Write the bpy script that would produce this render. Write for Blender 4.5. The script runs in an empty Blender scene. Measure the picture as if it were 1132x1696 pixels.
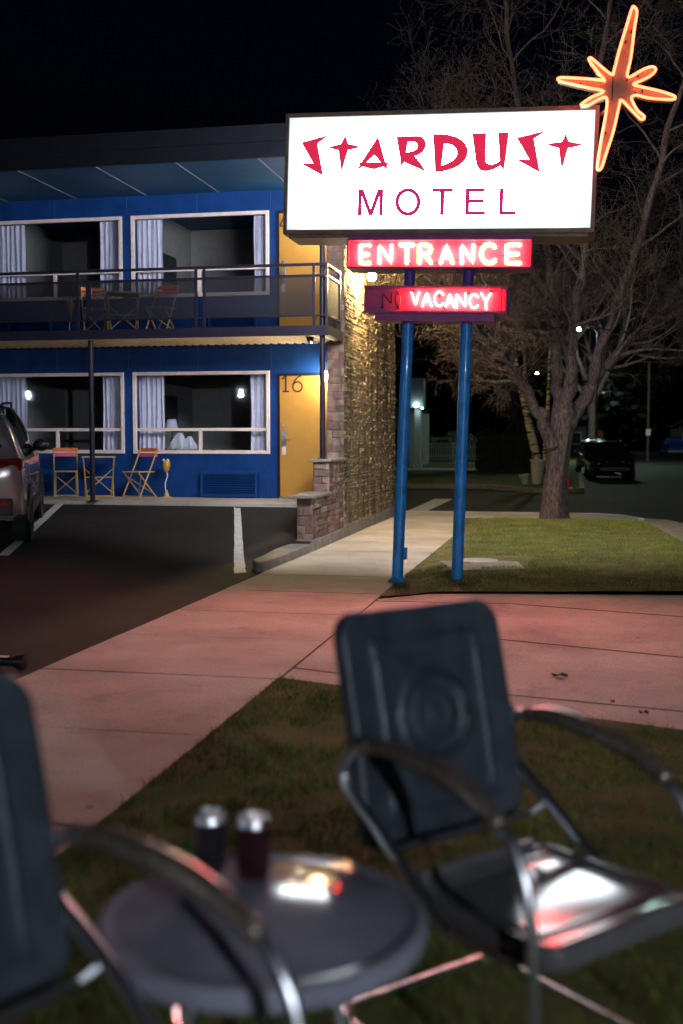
import bpy, math, random
from mathutils import Vector, Matrix, noise
random.seed(7)
R = math.radians
PI = math.pi
C = bpy.context.scene.collection
# ---------------------------------------------------------------- frames
FP, CXP, CYP, CAMH = 1880.0, 566.0, 848.0, 1.66
PITCH = math.atan(123/FP)
FW = Vector((0, math.cos(PITCH), -math.sin(PITCH))); UPV = Vector((0, math.sin(PITCH), math.cos(PITCH)))
TH = R(11.6078)                     # the motel's own axes: v to the right along its front, u away along its side wall
VV = Vector((math.cos(TH), -math.sin(TH), 0)); UU = Vector((math.sin(TH), math.cos(TH), 0))
EYE = Vector((0, 0, CAMH))
def W(v, u, z=0): return VV*v + UU*u + Vector((0, 0, z))
def VU(x, y): p = Vector((x, y, 0)); return p.dot(VV), p.dot(UU)
def ray(x, y): return FW + Vector((1, 0, 0))*((x-CXP)/FP) - UPV*((y-CYP)/FP)
def at_u(x, y, u): d = ray(x, y); P = EYE + d*(u/d.dot(UU)); return P.dot(VV), u, P.z
def at_z(x, y, z): d = ray(x, y); P = EYE + d*((z-CAMH)/d.z); return P.dot(VV), P.dot(UU), z
def sstep(t): t = max(0, min(1, t)); return t*t*(3-2*t)
def lerp(a, b, t): return a+(b-a)*t
# ---------------------------------------------------------------- materials
MATS = {}
def nt(name):
    m = bpy.data.materials.new(name); m.use_nodes = True
    t = m.node_tree; b = t.nodes['Principled BSDF']; return m, t, b
def rgb(c): return (c[0], c[1], c[2], 1)
def pm(name, col, rough=.5, metal=0, var=.15, scale=6, bump=0, bscale=60, coat=0, col2=None, stretch=(1,1,1), island=0, spec=.5, rvar=0, streak=0):
    if name in MATS: return MATS[name]
    m, t, b = nt(name); L = t.links; N = t.nodes
    tc = N.new('ShaderNodeTexCoord'); mp = N.new('ShaderNodeMapping'); mp.inputs['Scale'].default_value = stretch
    L.new(tc.outputs['Object'], mp.inputs[0])
    nz = N.new('ShaderNodeTexNoise'); nz.inputs['Scale'].default_value = scale; nz.inputs['Detail'].default_value = 6; nz.inputs['Roughness'].default_value = .65
    L.new(mp.outputs[0], nz.inputs['Vector'])
    mx = N.new('ShaderNodeMix'); mx.data_type = 'RGBA'
    c2 = col2 if col2 else tuple(min(1, c*(1+var)) for c in col)
    c1 = col if col2 else tuple(c*(1-var) for c in col)
    mx.inputs[6].default_value = rgb(c1); mx.inputs[7].default_value = rgb(c2)
    rp = N.new('ShaderNodeMapRange'); rp.inputs[1].default_value = .32; rp.inputs[2].default_value = .68
    L.new(nz.outputs[0], rp.inputs[0]); L.new(rp.outputs[0], mx.inputs[0])
    out = mx.outputs[2]
    if island:
        g = N.new('ShaderNodeNewGeometry'); mr = N.new('ShaderNodeMapRange'); mr.inputs[3].default_value = 1-island; mr.inputs[4].default_value = 1+island
        L.new(g.outputs['Random Per Island'], mr.inputs[0])
        vm = N.new('ShaderNodeVectorMath'); vm.operation = 'SCALE'; L.new(out, vm.inputs[0]); L.new(mr.outputs[0], vm.inputs['Scale']); out = vm.outputs[0]
    if streak:
        m2 = N.new('ShaderNodeMapping'); m2.inputs['Scale'].default_value = (2.2, 2.2, .22); L.new(tc.outputs['Object'], m2.inputs[0])
        n2 = N.new('ShaderNodeTexNoise'); n2.inputs['Scale'].default_value = 1.6; n2.inputs['Detail'].default_value = 4; L.new(m2.outputs[0], n2.inputs['Vector'])
        r2 = N.new('ShaderNodeMapRange'); r2.inputs[1].default_value = .38; r2.inputs[2].default_value = .58; r2.inputs[3].default_value = 1-streak; r2.inputs[4].default_value = 1
        L.new(n2.outputs[0], r2.inputs[0])
        v2 = N.new('ShaderNodeVectorMath'); v2.operation = 'SCALE'; L.new(out, v2.inputs[0]); L.new(r2.outputs[0], v2.inputs['Scale']); out = v2.outputs[0]
    L.new(out, b.inputs['Base Color'])
    b.inputs['Roughness'].default_value = rough; b.inputs['Metallic'].default_value = metal
    b.inputs['Specular IOR Level'].default_value = spec
    if rvar:
        r3 = N.new('ShaderNodeMapRange'); r3.inputs[3].default_value = max(.02, rough-rvar); r3.inputs[4].default_value = rough+rvar
        n4 = N.new('ShaderNodeTexNoise'); n4.inputs['Scale'].default_value = scale*1.7; n4.inputs['Detail'].default_value = 8; L.new(mp.outputs[0], n4.inputs['Vector'])
        L.new(n4.outputs[0], r3.inputs[0]); L.new(r3.outputs[0], b.inputs['Roughness'])
    if coat: b.inputs['Coat Weight'].default_value = coat; b.inputs['Coat Roughness'].default_value = .05
    if bump:
        n3 = N.new('ShaderNodeTexNoise'); n3.inputs['Scale'].default_value = bscale; n3.inputs['Detail'].default_value = 5
        L.new(mp.outputs[0], n3.inputs['Vector'])
        bp = N.new('ShaderNodeBump'); bp.inputs['Strength'].default_value = bump; bp.inputs['Distance'].default_value = .01
        L.new(n3.outputs[0], bp.inputs['Height']); L.new(bp.outputs[0], b.inputs['Normal'])
    MATS[name] = m; return m
def em(name, col, s):
    if name in MATS: return MATS[name]
    m, t, b = nt(name); b.inputs['Base Color'].default_value = rgb((.05,.05,.05)); b.inputs['Roughness'].default_value = .3
    b.inputs['Emission Color'].default_value = rgb(col); b.inputs['Emission Strength'].default_value = s
    # a faint mottling along the lamp
    n = t.nodes.new('ShaderNodeTexNoise'); n.inputs['Scale'].default_value = 9
    r = t.nodes.new('ShaderNodeMapRange'); r.inputs[3].default_value = s*.85; r.inputs[4].default_value = s*1.15
    t.links.new(n.outputs[0], r.inputs[0]); t.links.new(r.outputs[0], b.inputs['Emission Strength'])
    MATS[name] = m; return m
def glass(name='window_glass', tint=(.9,.95,1), ior=1.5):
    if name in MATS: return MATS[name]
    m = bpy.data.materials.new(name); m.use_nodes = True; t = m.node_tree; t.nodes.clear()
    o = t.nodes.new('ShaderNodeOutputMaterial'); mx = t.nodes.new('ShaderNodeMixShader'); f = t.nodes.new('ShaderNodeFresnel'); 
    ge = t.nodes.new('ShaderNodeNewGeometry'); mi = t.nodes.new('ShaderNodeMapRange'); mi.inputs[3].default_value = ior; mi.inputs[4].default_value = 1/ior
    t.links.new(ge.outputs['Backfacing'], mi.inputs[0]); t.links.new(mi.outputs[0], f.inputs[0])
    tr = t.nodes.new('ShaderNodeBsdfTransparent'); tr.inputs[0].default_value = rgb(tint); g = t.nodes.new('ShaderNodeBsdfGlossy'); g.inputs['Roughness'].default_value = .02
    nz = t.nodes.new('ShaderNodeTexNoise'); nz.inputs['Scale'].default_value = 1.2; bp = t.nodes.new('ShaderNodeBump'); bp.inputs['Strength'].default_value = .02; bp.inputs['Distance'].default_value = .02
    t.links.new(nz.outputs[0], bp.inputs['Height']); t.links.new(bp.outputs[0], g.inputs['Normal'])
    t.links.new(f.outputs[0], mx.inputs[0]); t.links.new(tr.outputs[0], mx.inputs[1]); t.links.new(g.outputs[0], mx.inputs[2]); t.links.new(mx.outputs[0], o.inputs[0])
    MATS[name] = m; return m
def screen_mat():
    m = bpy.data.materials.new('perforated_screen'); m.use_nodes = True; t = m.node_tree; b = t.nodes['Principled BSDF']
    b.inputs['Base Color'].default_value = (.008,.008,.014,1); b.inputs['Roughness'].default_value = .8
    o = t.nodes['Material Output']; mx = t.nodes.new('ShaderNodeMixShader'); tr = t.nodes.new('ShaderNodeBsdfTransparent')
    mx.inputs[0].default_value = .55
    t.links.new(tr.outputs[0], mx.inputs[1]); t.links.new(b.outputs[0], mx.inputs[2]); t.links.new(mx.outputs[0], o.inputs[0]); return m
# ---------------------------------------------------------------- mesh builder
class MB:
    def __init__(s): s.v = []; s.f = []
    def add(s, vs, fs):
        n = len(s.v); s.v += [tuple(p) for p in vs]; s.f += [tuple(i+n for i in f) for f in fs]; return s
    def box(s, a, b):
        x0,y0,z0 = [min(a[i],b[i]) for i in range(3)]; x1,y1,z1 = [max(a[i],b[i]) for i in range(3)]
        return s.add([(x0,y0,z0),(x1,y0,z0),(x1,y1,z0),(x0,y1,z0),(x0,y0,z1),(x1,y0,z1),(x1,y1,z1),(x0,y1,z1)],
            [(0,3,2,1),(4,5,6,7),(0,1,5,4),(1,2,6,5),(2,3,7,6),(3,0,4,7)])
    def quad(s, a, b, c, d): return s.add([a,b,c,d], [(0,1,2,3)])
    def tube(s, path, r, n=8, cap=True, closed=False):
        P = [Vector(p) for p in path]; k = len(P); rr = r if isinstance(r, (list, tuple)) else [r]*k
        vs = []; prev = None
        for i in range(k):
            if closed: t = P[(i+1) % k]-P[i-1]
            else: t = P[min(i+1,k-1)]-P[max(i-1,0)]
            if t.length < 1e-9: t = Vector((0,0,1))
            t.normalize()
            if prev is None:
                a = Vector((0,0,1)) if abs(t.z) < .9 else Vector((1,0,0)); nrm = (a - t*a.dot(t)).normalized()
            else:
                nrm = prev - t*prev.dot(t)
                nrm = nrm.normalized() if nrm.length > 1e-6 else t.orthogonal().normalized()
            prev = nrm; bn = t.cross(nrm)
            for j in range(n):
                a = 2*PI*j/n; vs.append(P[i] + (nrm*math.cos(a)+bn*math.sin(a))*rr[i])
        fs = []
        for i in range(k if closed else k-1):
            i2 = (i+1) % k
            for j in range(n):
                fs.append((i*n+j, i*n+(j+1) % n, i2*n+(j+1) % n, i2*n+j))
        if cap and not closed: fs += [tuple(range(n))[::-1], tuple(range((k-1)*n, k*n))]
        return s.add(vs, fs)
    def lathe(s, prof, c=(0,0,0), n=32, axis='z'):
        vs = []; k = len(prof)
        for r, z in prof:
            for j in range(n):
                a = 2*PI*j/n
                p = (r*math.cos(a), r*math.sin(a), z)
                if axis == 'x': p = (p[2], p[0], p[1])
                if axis == 'y': p = (p[0], p[2], p[1])
                vs.append((c[0]+p[0], c[1]+p[1], c[2]+p[2]))
        fs = [(i*n+j, i*n+(j+1) % n, (i+1)*n+(j+1) % n, (i+1)*n+j) for i in range(k-1) for j in range(n)]
        fs += [tuple(range(n))[::-1], tuple(range((k-1)*n, k*n))]
        return s.add(vs, fs)
    def ball(s, c, r, n=12, sz=1):
        return s.lathe([(r*math.sin(PI*i/n)+1e-4, -r*sz*math.cos(PI*i/n)) for i in range(n+1)], c, n*2)
    def prism(s, pts, y0, y1):      # outline in x,z extruded along y
        n = len(pts)
        vs = [(p[0], y0, p[1]) for p in pts]+[(p[0], y1, p[1]) for p in pts]
        fs = [tuple(range(n)), tuple(range(n, 2*n))[::-1]]+[(i, i+n, (i+1) % n+n, (i+1) % n) for i in range(n)]
        return s.add(vs, fs)
    def plate(s, pts, z0, z1):      # outline in x,y extruded along z
        n = len(pts)
        vs = [(p[0], p[1], z0) for p in pts]+[(p[0], p[1], z1) for p in pts]
        fs = [tuple(range(n))[::-1], tuple(range(n, 2*n))]+[(i, (i+1) % n, (i+1) % n+n, i+n) for i in range(n)]
        return s.add(vs, fs)
    def grid(s, fn, nu, nv):
        vs = [fn(i/nu, j/nv) for i in range(nu+1) for j in range(nv+1)]
        fs = [(i*(nv+1)+j, (i+1)*(nv+1)+j, (i+1)*(nv+1)+j+1, i*(nv+1)+j+1) for i in range(nu) for j in range(nv)]
        return s.add(vs, fs)
    def build(s, name, mat, parent=None, org=(0,0,0), smooth=False, rot=None, world=False, fix=True, bevel=0, label=None):
        me = bpy.data.meshes.new(name)
        me.from_pydata([(p[0]-org[0], p[1]-org[1], p[2]-org[2]) for p in s.v], [], s.f)
        if fix:
            import bmesh
            bm = bmesh.new(); bm.from_mesh(me); bmesh.ops.recalc_face_normals(bm, faces=bm.faces); bm.to_mesh(me); bm.free()
        me.materials.append(mat)
        if smooth:
            me.polygons.foreach_set('use_smooth', [True]*len(me.polygons)); me.set_sharp_from_angle(angle=R(38))
        o = bpy.data.objects.new(name, me); C.objects.link(o)
        if bevel:
            b = o.modifiers.new('b', 'BEVEL'); b.width = bevel; b.segments = 2; b.limit_method = 'ANGLE'
        if parent: o.parent = parent
        elif world: o.location = org
        else: o.location = W(*org); o.rotation_euler = (0, 0, -TH)
        if rot is not None: o.rotation_euler = rot
        if label: o['label'] = label
        return o
def tag(o, label=None, cat=None, group=None, kind=None):
    if label: o['label'] = label
    if cat: o['category'] = cat
    if group: o['group'] = group
    if kind: o['kind'] = kind
    return o
def empty(name, org, label, cat, group=None, rot=None, world=False):
    o = bpy.data.objects.new(name, None); C.objects.link(o)
    o.location = org if world else W(*org); o.rotation_euler = rot if rot is not None else (0, 0, -TH)
    return tag(o, label, cat, group)
def kids(o): return [c for c in C.objects if c.parent == o]
def copy_tree(o, parent=None):
    c = o.copy(); C.objects.link(c)
    if parent: c.parent = parent
    for ch in kids(o): copy_tree(ch, c)
    return c
def catmull(P, k=6, closed=False):
    P = [Vector(p) for p in P]; n = len(P); out = []
    rng = n if closed else n-1
    for i in range(rng):
        p0 = P[(i-1) % n] if closed or i > 0 else P[i]; p1 = P[i]; p2 = P[(i+1) % n]; p3 = P[(i+2) % n] if closed or i+2 < n else P[(i+1) % n]
        for j in range(k):
            t = j/k
            out.append(.5*((2*p1)+(p2-p0)*t+(2*p0-5*p1+4*p2-p3)*t*t+(3*p1-p0-3*p2+p3)*t**3))
    if not closed: out.append(P[-1])
    return out
# ---------------------------------------------------------------- palette
M_blue = pm('blue_wall_paint', (.003,.042,.195), .55, spec=.3, var=.28, scale=2.2, bump=.12, bscale=90)
M_soffit = pm('blue_soffit_paint', (.007,.07,.165), .55, var=.2, scale=2, bump=.1)
M_door = pm('amber_door_paint', (.47,.235,.045), .42, var=.08, scale=3, bump=.05)
M_frame = pm('pale_window_trim', (.82,.68,.64), .5, var=.1, scale=10, bump=.05)
M_dark = pm('dark_purple_steel', (.012,.009,.022), .5, spec=.3, var=.25, scale=9)
M_fascia = pm('dark_roof_fascia', (.004,.005,.010), .7, spec=.2, var=.3, scale=4, bump=.2)
M_curtain = pm('pale_curtain', (.72,.66,.78), .85, var=.1, scale=5, bump=.1, bscale=200)
M_room = pm('room_wall_paint', (.34,.30,.28), .8, var=.1)
M_carpet = pm('carpet', (.06,.05,.05), .95, var=.2, scale=40)
M_black = pm('black_paint', (.012,.011,.011), .4, var=.2)
M_conc = pm('concrete', (.20,.175,.155), .82, scale=1.7, col2=(.30,.265,.235), bump=.5, bscale=160, rvar=.12)
def ground_mat(name, c1, c2, stain, big, speck, rough, bumpy):
    m, t, b = nt(name); N = t.nodes; L = t.links; tc = N.new('ShaderNodeTexCoord').outputs['Object']
    def noi(s, d=6, r=.6): n = N.new('ShaderNodeTexNoise'); n.inputs['Scale'].default_value = s; n.inputs['Detail'].default_value = d; n.inputs['Roughness'].default_value = r; L.new(tc, n.inputs['Vector']); return n.outputs[0]
    def rng(s, a, b_, c, d): n = N.new('ShaderNodeMapRange'); n.inputs[1].default_value = a; n.inputs[2].default_value = b_; n.inputs[3].default_value = c; n.inputs[4].default_value = d; L.new(s, n.inputs[0]); return n.outputs[0]
    mx = N.new('ShaderNodeMix'); mx.data_type = 'RGBA'; mx.inputs[6].default_value = rgb(c1); mx.inputs[7].default_value = rgb(c2); L.new(rng(noi(big), .35, .65, 0, 1), mx.inputs[0])
    out = mx.outputs[2]
    def mul(o, f): v = N.new('ShaderNodeVectorMath'); v.operation = 'SCALE'; L.new(o, v.inputs[0]); L.new(f, v.inputs['Scale']); return v.outputs[0]
    out = mul(out, rng(noi(speck, 3, .8), .3, .7, .62, 1.38))
    out = mul(out, rng(noi(2.6, 5, .7), .28, .42, 1-stain, 1))
    out = mul(out, rng(noi(14, 4, .6), .25, .38, 1-stain*.8, 1))
    v = N.new('ShaderNodeTexVoronoi'); v.inputs['Scale'].default_value = 1.6; L.new(tc, v.inputs['Vector']); out = mul(out, rng(v.outputs['Distance'], .018, .035, .25, 1))
    L.new(out, b.inputs['Base Color']); b.inputs['Roughness'].default_value = rough; b.inputs['Specular IOR Level'].default_value = .3
    bp = N.new('ShaderNodeBump'); bp.inputs['Strength'].default_value = bumpy; bp.inputs['Distance'].default_value = .008; L.new(noi(speck*.8, 4, .8), bp.inputs['Height']); L.new(bp.outputs[0], b.inputs['Normal'])
    MATS[name] = m; return m
M_conc = ground_mat('broom_concrete', (.34,.295,.26), (.50,.445,.39), .28, .9, 95, .85, .6)
M_concd = pm('worn_concrete', (.16,.14,.12), .9, scale=5, col2=(.30,.26,.22), bump=.6, bscale=60)
M_joint = pm('joint_filler', (.05,.042,.036), .95, var=.3, scale=20)
M_asph = pm('asphalt', (.010,.009,.009), .85, spec=.3, scale=3, col2=(.026,.023,.022), bump=.9, bscale=220, rvar=.15)
M_asph = ground_mat('lot_asphalt', (.009,.008,.008), (.026,.023,.022), .45, .6, 120, .82, 1.0)
M_line = pm('white_line_paint', (.45,.42,.42), .7, scale=14, col2=(.68,.64,.64), bump=.4, bscale=120)
M_lawn = pm('lawn_soil', (.018,.055,.006), .95, scale=1.9, col2=(.115,.115,.05), spec=.1, bump=.8, bscale=60)
M_grass = pm('grass_blades', (.075,.12,.010), .7, scale=2.6, col2=(.27,.25,.045), island=.65)
M_grassdry = pm('dry_grass_blades', (.030,.095,.006), .75, spec=.2, scale=2.3, col2=(.17,.19,.035), island=.55)
M_pole = pm('blue_pole_paint', (.02,.30,.90), .38, var=.3, scale=7, bump=.15, bscale=30, coat=.2)
M_can = pm('brown_sign_steel', (.26,.18,.12), .5, var=.3, scale=8, bump=.15)
M_pan = pm('red_sign_paint', (.36,.10,.30), .5, var=.12, scale=10, bump=.1)
M_purple = pm('neon_tinted_blue_paint', (.10,.05,.40), .5, var=.15)  # upper poles and plates: red neon light mixed into the blue
M_red = em('lit_red_vinyl', (.68,.014,.065), .27)
M_magenta = em('lit_magenta_vinyl', (.55,.010,.14), .26)
M_cream = pm('cream_letter_paint', (.85,.62,.30), .5, var=.08)
M_orange = pm('orange_star_paint', (.20,.24,.16), .45, var=.2, scale=12)
M_tubeR = em('lit_neon_tube', (1.0,.038,.017), 76)
M_tubeV = em('lit_vacancy_tube', (1.0,.042,.018), 76)
M_tubeO = em('lit_orange_neon_tube', (1.0,.085,.036), 2.6)
M_tubeX = pm('unlit_neon_tube', (.12,.06,.07), .15, var=.2)
M_yellow = pm('yellow_chair_paint', (.55,.35,.08), .4, var=.15, scale=20)
M_orslat = pm('orange_slat_paint', (.70,.16,.03), .5, var=.12)
M_pkslat = pm('pink_slat_paint', (.75,.10,.22), .5, var=.12)
M_bark = pm('bark', (.012,.009,.010), .95, scale=12, col2=(.15,.105,.095), bump=1.6, bscale=26, stretch=(2.6,2.6,.6), spec=.2)
M_twig = pm('twigs', (.045,.032,.026), .85, var=.5, scale=2, island=.7, spec=.2)
M_chrome = pm('worn_chrome', (.66,.66,.68), .30, metal=1, var=.12, scale=20)
M_chair = pm('grey_blue_chair_enamel', (.026,.033,.045), .46, var=.35, scale=16, bump=.12, bscale=50, rvar=.14)
M_seat = pm('grey_seat_enamel', (.10,.092,.095), .12, spec=.24, var=.2, scale=6, bump=.03, bscale=14, rvar=.04)
M_table = pm('grey_table_enamel', (.23,.22,.27), .12, spec=.35, var=.2, scale=7, rvar=.04)
M_arm = pm('dark_armrest_enamel', (.19,.145,.115), .25, metal=.55, var=.35, scale=18, rvar=.1)
M_tire = pm('tyre_rubber', (.015,.015,.016), .85, var=.2)
M_glass = glass()
M_carglass = pm('dark_car_glass', (.012,.013,.016), .04, var=.1, coat=1)
M_screen = screen_mat()
def stone_mat(name, cols, streak):
    m, t, b = nt(name); L = t.links; N = t.nodes; b.inputs['Specular IOR Level'].default_value = .2
    g = N.new('ShaderNodeNewGeometry'); cr = N.new('ShaderNodeValToRGB'); L.new(g.outputs['Random Per Island'], cr.inputs[0])
    cr.color_ramp.interpolation = 'CONSTANT'
    e = cr.color_ramp.elements
    for i, c in enumerate(cols):
        if i < 2: e[i].position = i/len(cols); e[i].color = rgb(c)
        else: q = e.new(i/len(cols)); q.color = rgb(c)
    tc = N.new('ShaderNodeTexCoord'); n = N.new('ShaderNodeTexNoise'); n.inputs['Scale'].default_value = 9; n.inputs['Detail'].default_value = 8
    L.new(tc.outputs['Object'], n.inputs['Vector'])
    r = N.new('ShaderNodeMapRange'); r.inputs[1].default_value = .3; r.inputs[2].default_value = .7; r.inputs[3].default_value = .62; r.inputs[4].default_value = 1.25; L.new(n.outputs[0], r.inputs[0])
    v = N.new('ShaderNodeVectorMath'); v.operation = 'SCALE'; L.new(cr.outputs[0], v.inputs[0]); L.new(r.outputs[0], v.inputs['Scale'])
    m2 = N.new('ShaderNodeMapping'); m2.inputs['Scale'].default_value = (3, 3, .3); L.new(tc.outputs['Object'], m2.inputs[0])
    n2 = N.new('ShaderNodeTexNoise'); n2.inputs['Scale'].default_value = 1.5; n2.inputs['Detail'].default_value = 5; L.new(m2.outputs[0], n2.inputs['Vector'])
    r2 = N.new('ShaderNodeMapRange'); r2.inputs[1].default_value = .40; r2.inputs[2].default_value = .56; r2.inputs[3].default_value = 1-streak; r2.inputs[4].default_value = 1; L.new(n2.outputs[0], r2.inputs[0])
    v2 = N.new('ShaderNodeVectorMath'); v2.operation = 'SCALE'; L.new(v.outputs[0], v2.inputs[0]); L.new(r2.outputs[0], v2.inputs['Scale'])
    L.new(v2.outputs[0], b.inputs['Base Color']); b.inputs['Roughness'].default_value = .85
    n3 = N.new('ShaderNodeTexNoise'); n3.inputs['Scale'].default_value = 45; n3.inputs['Detail'].default_value = 6; L.new(tc.outputs['Object'], n3.inputs['Vector'])
    bp = N.new('ShaderNodeBump'); bp.inputs['Strength'].default_value = .8; bp.inputs['Distance'].default_value = .01; L.new(n3.outputs[0], bp.inputs['Height']); L.new(bp.outputs[0], b.inputs['Normal'])
    return m
M_stone = stone_mat('rough_split_stone', [(.26,.185,.10),(.29,.21,.12),(.22,.155,.09),(.27,.21,.115),(.30,.23,.15),(.24,.165,.115),(.26,.20,.105)], .6)
M_pink = stone_mat('pink_split_stone', [(.27,.17,.135),(.21,.13,.105),(.30,.20,.16),(.24,.145,.12),(.35,.26,.21),(.19,.125,.11)], .35)
# ================================================================ SETTING
def st(o): o['kind'] = 'structure'; return o
def poly(name, pts, z0, z1, mat): return st(MB().plate(pts, z0, z1).build(name, mat))
st(MB().grid(lambda a, b: (lerp(-260, 260, a), lerp(-60, 420, b), -.14), 40, 40).build('street', M_asph, fix=False))
# sidewalk panels with open joints over a dark bed
mb = MB(); us = [-6.1,-4.6,-3.1,-1.6,-.05,1.45,2.95,4.45,5.97,7.5,9.0,10.38,11.85,13.3,14.8,16.3,17.8,19.3,20.8,22.3,23.5]
for a, b in zip(us, us[1:]):
    n = 6; v0, v1 = -3.75, -1.99
    top = [(lerp(v0, v1, i/n), a+.008) for i in range(n+1)]
    jit = random.uniform(-.003, .003)
    mb.plate([(v0, a+.012), (v1, a+.012), (v1, b-.012), (v0, b-.012)], -.10, jit)
st(mb.build('sidewalk', M_conc))
poly('sidewalk_bed', [(-3.75,-6.1),(-1.99,-6.1),(-1.99,23.5),(-3.75,23.5)], -.12, -.022, M_joint)
# driveway apron
dw = [(-1.975,7.53),(-1.2,7.27),(0,6.84),(1.2,6.42),(3.5,5.5),(8,3.2),(9,16.5),(4,13.6),(1.2,12.45),(-.9,12.2),(-1.5,12.0),(-1.975,11.5)]
poly('driveway', dw, -.11, -.006, M_conc)
mb = MB()
def strip(mb, a, b, w, z):
    a = Vector((a[0], a[1])); b = Vector((b[0], b[1])); d = (b-a).normalized(); n = Vector((-d.y, d.x))*w/2
    mb.plate([tuple(a-n), tuple(b-n), tuple(b+n), tuple(a+n)], z-.003, z)
strip(mb, (-1.97,9.87), (7.5,6.5), .016, -.002); strip(mb, (-1.97,11.35), (-.6,11.43), .014, -.002); strip(mb, (-.6,11.43), (6,9.3), .014, -.002)
strip(mb, (-.39,7.337), (6,5.9), .014, -.002); strip(mb, (-1.97,7.9), (-.39,7.337), .014, -.002); strip(mb, (-1.981,7.55), (-1.981,11.5), .016, -.002)
st(mb.build('driveway_joints', M_joint))
# parking lot: rises from the walk to the motel's kerb
def lot_z(v, u):
    tl = max(0, min(1, (u-5.0)/12.45)); zl = .565*tl
    tr = max(0, min(1, (u-12)/5.45)); zr = .565*tr**4.6
    return lerp(zr, zl, sstep((-3.80-v)/2.7))
mb = MB(); mb.grid(lambda a, b: (lerp(-17, -3.752, a), lerp(-6, 17.46, b), lot_z(lerp(-17,-3.752,a), lerp(-6,17.46,b))-.004), 90, 120)
st(mb.build('parking_lot', M_asph, smooth=True, fix=False))
def lot_pt(x, y):
    d = ray(x, y); t0, t1 = 3, 40; f = lambda t: (EYE+d*t)
    lo, hi = t0, None; t = t0
    while t < t1:
        P = f(t); v, u = P.dot(VV), P.dot(UU)
        if P.z < lot_z(v, min(u, 17.4)): break
        t += .03
    return v, u
def lotstrip(pts, name, lab):
    mb = MB(); k = 14; vs = []
    for (l, r) in zip(pts, pts[1:]):
        for i in range(k):
            for (t, ) in ((i/k,), ((i+1)/k,)):
                pass
    L = [lot_pt(*p[0]) for p in pts]; Rr = [lot_pt(*p[1]) for p in pts]
    vs = []
    for i in range(len(L)-1):
        for j in range(k):
            t = j/k; a = (lerp(L[i][0],L[i+1][0],t), lerp(L[i][1],L[i+1][1],t)); b = (lerp(Rr[i][0],Rr[i+1][0],t), lerp(Rr[i][1],Rr[i+1][1],t))
            jz = random.uniform(-.006,.006)
            vs.append((a[0]+jz, a[1], lot_z(*a)+.006)); vs.append((b[0]+jz, b[1], lot_z(*b)+.006))
    a, b = L[-1], Rr[-1]; vs.append((a[0],a[1],lot_z(*a)+.006)); vs.append((b[0],b[1],lot_z(*b)+.006))
    mb.add(vs, [(2*i, 2*i+1, 2*i+3, 2*i+2) for i in range(len(vs)//2-1)])
    o = mb.build('parking_line', M_line, fix=False); st(o); return o
lotstrip([((388,951),(408,949)), ((388.5,839),(398.5,839))], 'a', 'x')
lotstrip([((-2,921),(16,921)), ((97,833),(110,833))], 'a', 'x')
# lawns
def near_z(v, u): return .31*sstep((v+2.0)/1.25)*(1-sstep((u-2.9)/3.6))+.008
def dwe(v): return 7.50-(v+1.97)*.345 if v < 1.2 else 6.4-(v-1.2)*.42
def nl(a, b):
    v = lerp(-1.985, 9, a**1.3); u = lerp(-6, dwe(v), b)
    e = .012*noise.noise(Vector((v*9, u*9, 0))) if 0 < b < 1 else 0
    return (v, u, near_z(v, u)+e)
st(MB().grid(nl, 70, 90).build('near_lawn', M_lawn, smooth=True, fix=False))
def fu0(v): return 11.53+min(1, (v+1.975)/.5)*.5+max(0, v+1.475)*.16 if v < 1.3 else 12.47+(v-1.3)*.3
def fvr(u): return 1.62-(u-18)*.075
def far_z(v, u): return .01+.07*sstep((v+2)/.45)*sstep((u-11.8)/1.5)*sstep((23.6-u)/2)
def lawn2(a, b):
    u = lerp(11.6, 23.42, b); vl = -1.985 if u < 20 else -1.985-.1*(u-20); vr = max(fvr(u), 1.25) if u > 16 else 1.77+(16-u)*.9
    v = lerp(vl, vr, a); u2 = max(u, fu0(v)); return (v, u2, far_z(v, u2)+.012*noise.noise(Vector((v*7, u2*7, 3))))
M_lawn2 = pm('far_lawn_soil', (.035,.045,.006), .95, scale=2.4, col2=(.16,.12,.045), bump=.8, bscale=60)
st(MB().grid(lawn2, 50, 90).build('far_lawn', M_lawn2, smooth=True, fix=False))
def blades(name, n, pick, zf, h, w, mat, label):
    mb = MB(); rnd = random.Random(3)
    for i in range(n):
        p = pick(rnd)
        if p is None: continue
        v, u = p; z = zf(v, u); a = rnd.uniform(0, 2*PI); hh = h*rnd.uniform(.5, 1.3)*(.95+.9*noise.noise(Vector((v*2.7, u*2.7, 1)))); l = hh*rnd.uniform(.1, .9); b = rnd.uniform(0, 2*PI)
        dx, dy = math.cos(a)*w, math.sin(a)*w; k = len(mb.v)
        mb.v += [(v-dx, u-dy, z-.004), (v+dx, u+dy, z-.004), (v+math.cos(b)*l, u+math.sin(b)*l, z+hh)]; mb.f.append((k, k+1, k+2))
    o = mb.build(name, mat, fix=False); tag(o, label, 'grass', kind='stuff'); return o
def dens(v, u, s=1.4): return noise.noise(Vector((v*s, u*s, 5)))+.5*noise.noise(Vector((v*s*4, u*s*4, 9)))
def pk_near(r):
    v = -1.97+r.random()**1.4*5.5; u = 1.2+r.random()*6.4
    if u > dwe(v)-.015: return None
    if dens(v, u) < -.10 and r.random() < .82: return None
    if v < -1.6 and r.random() < .45: return None
    return v, u
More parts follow.
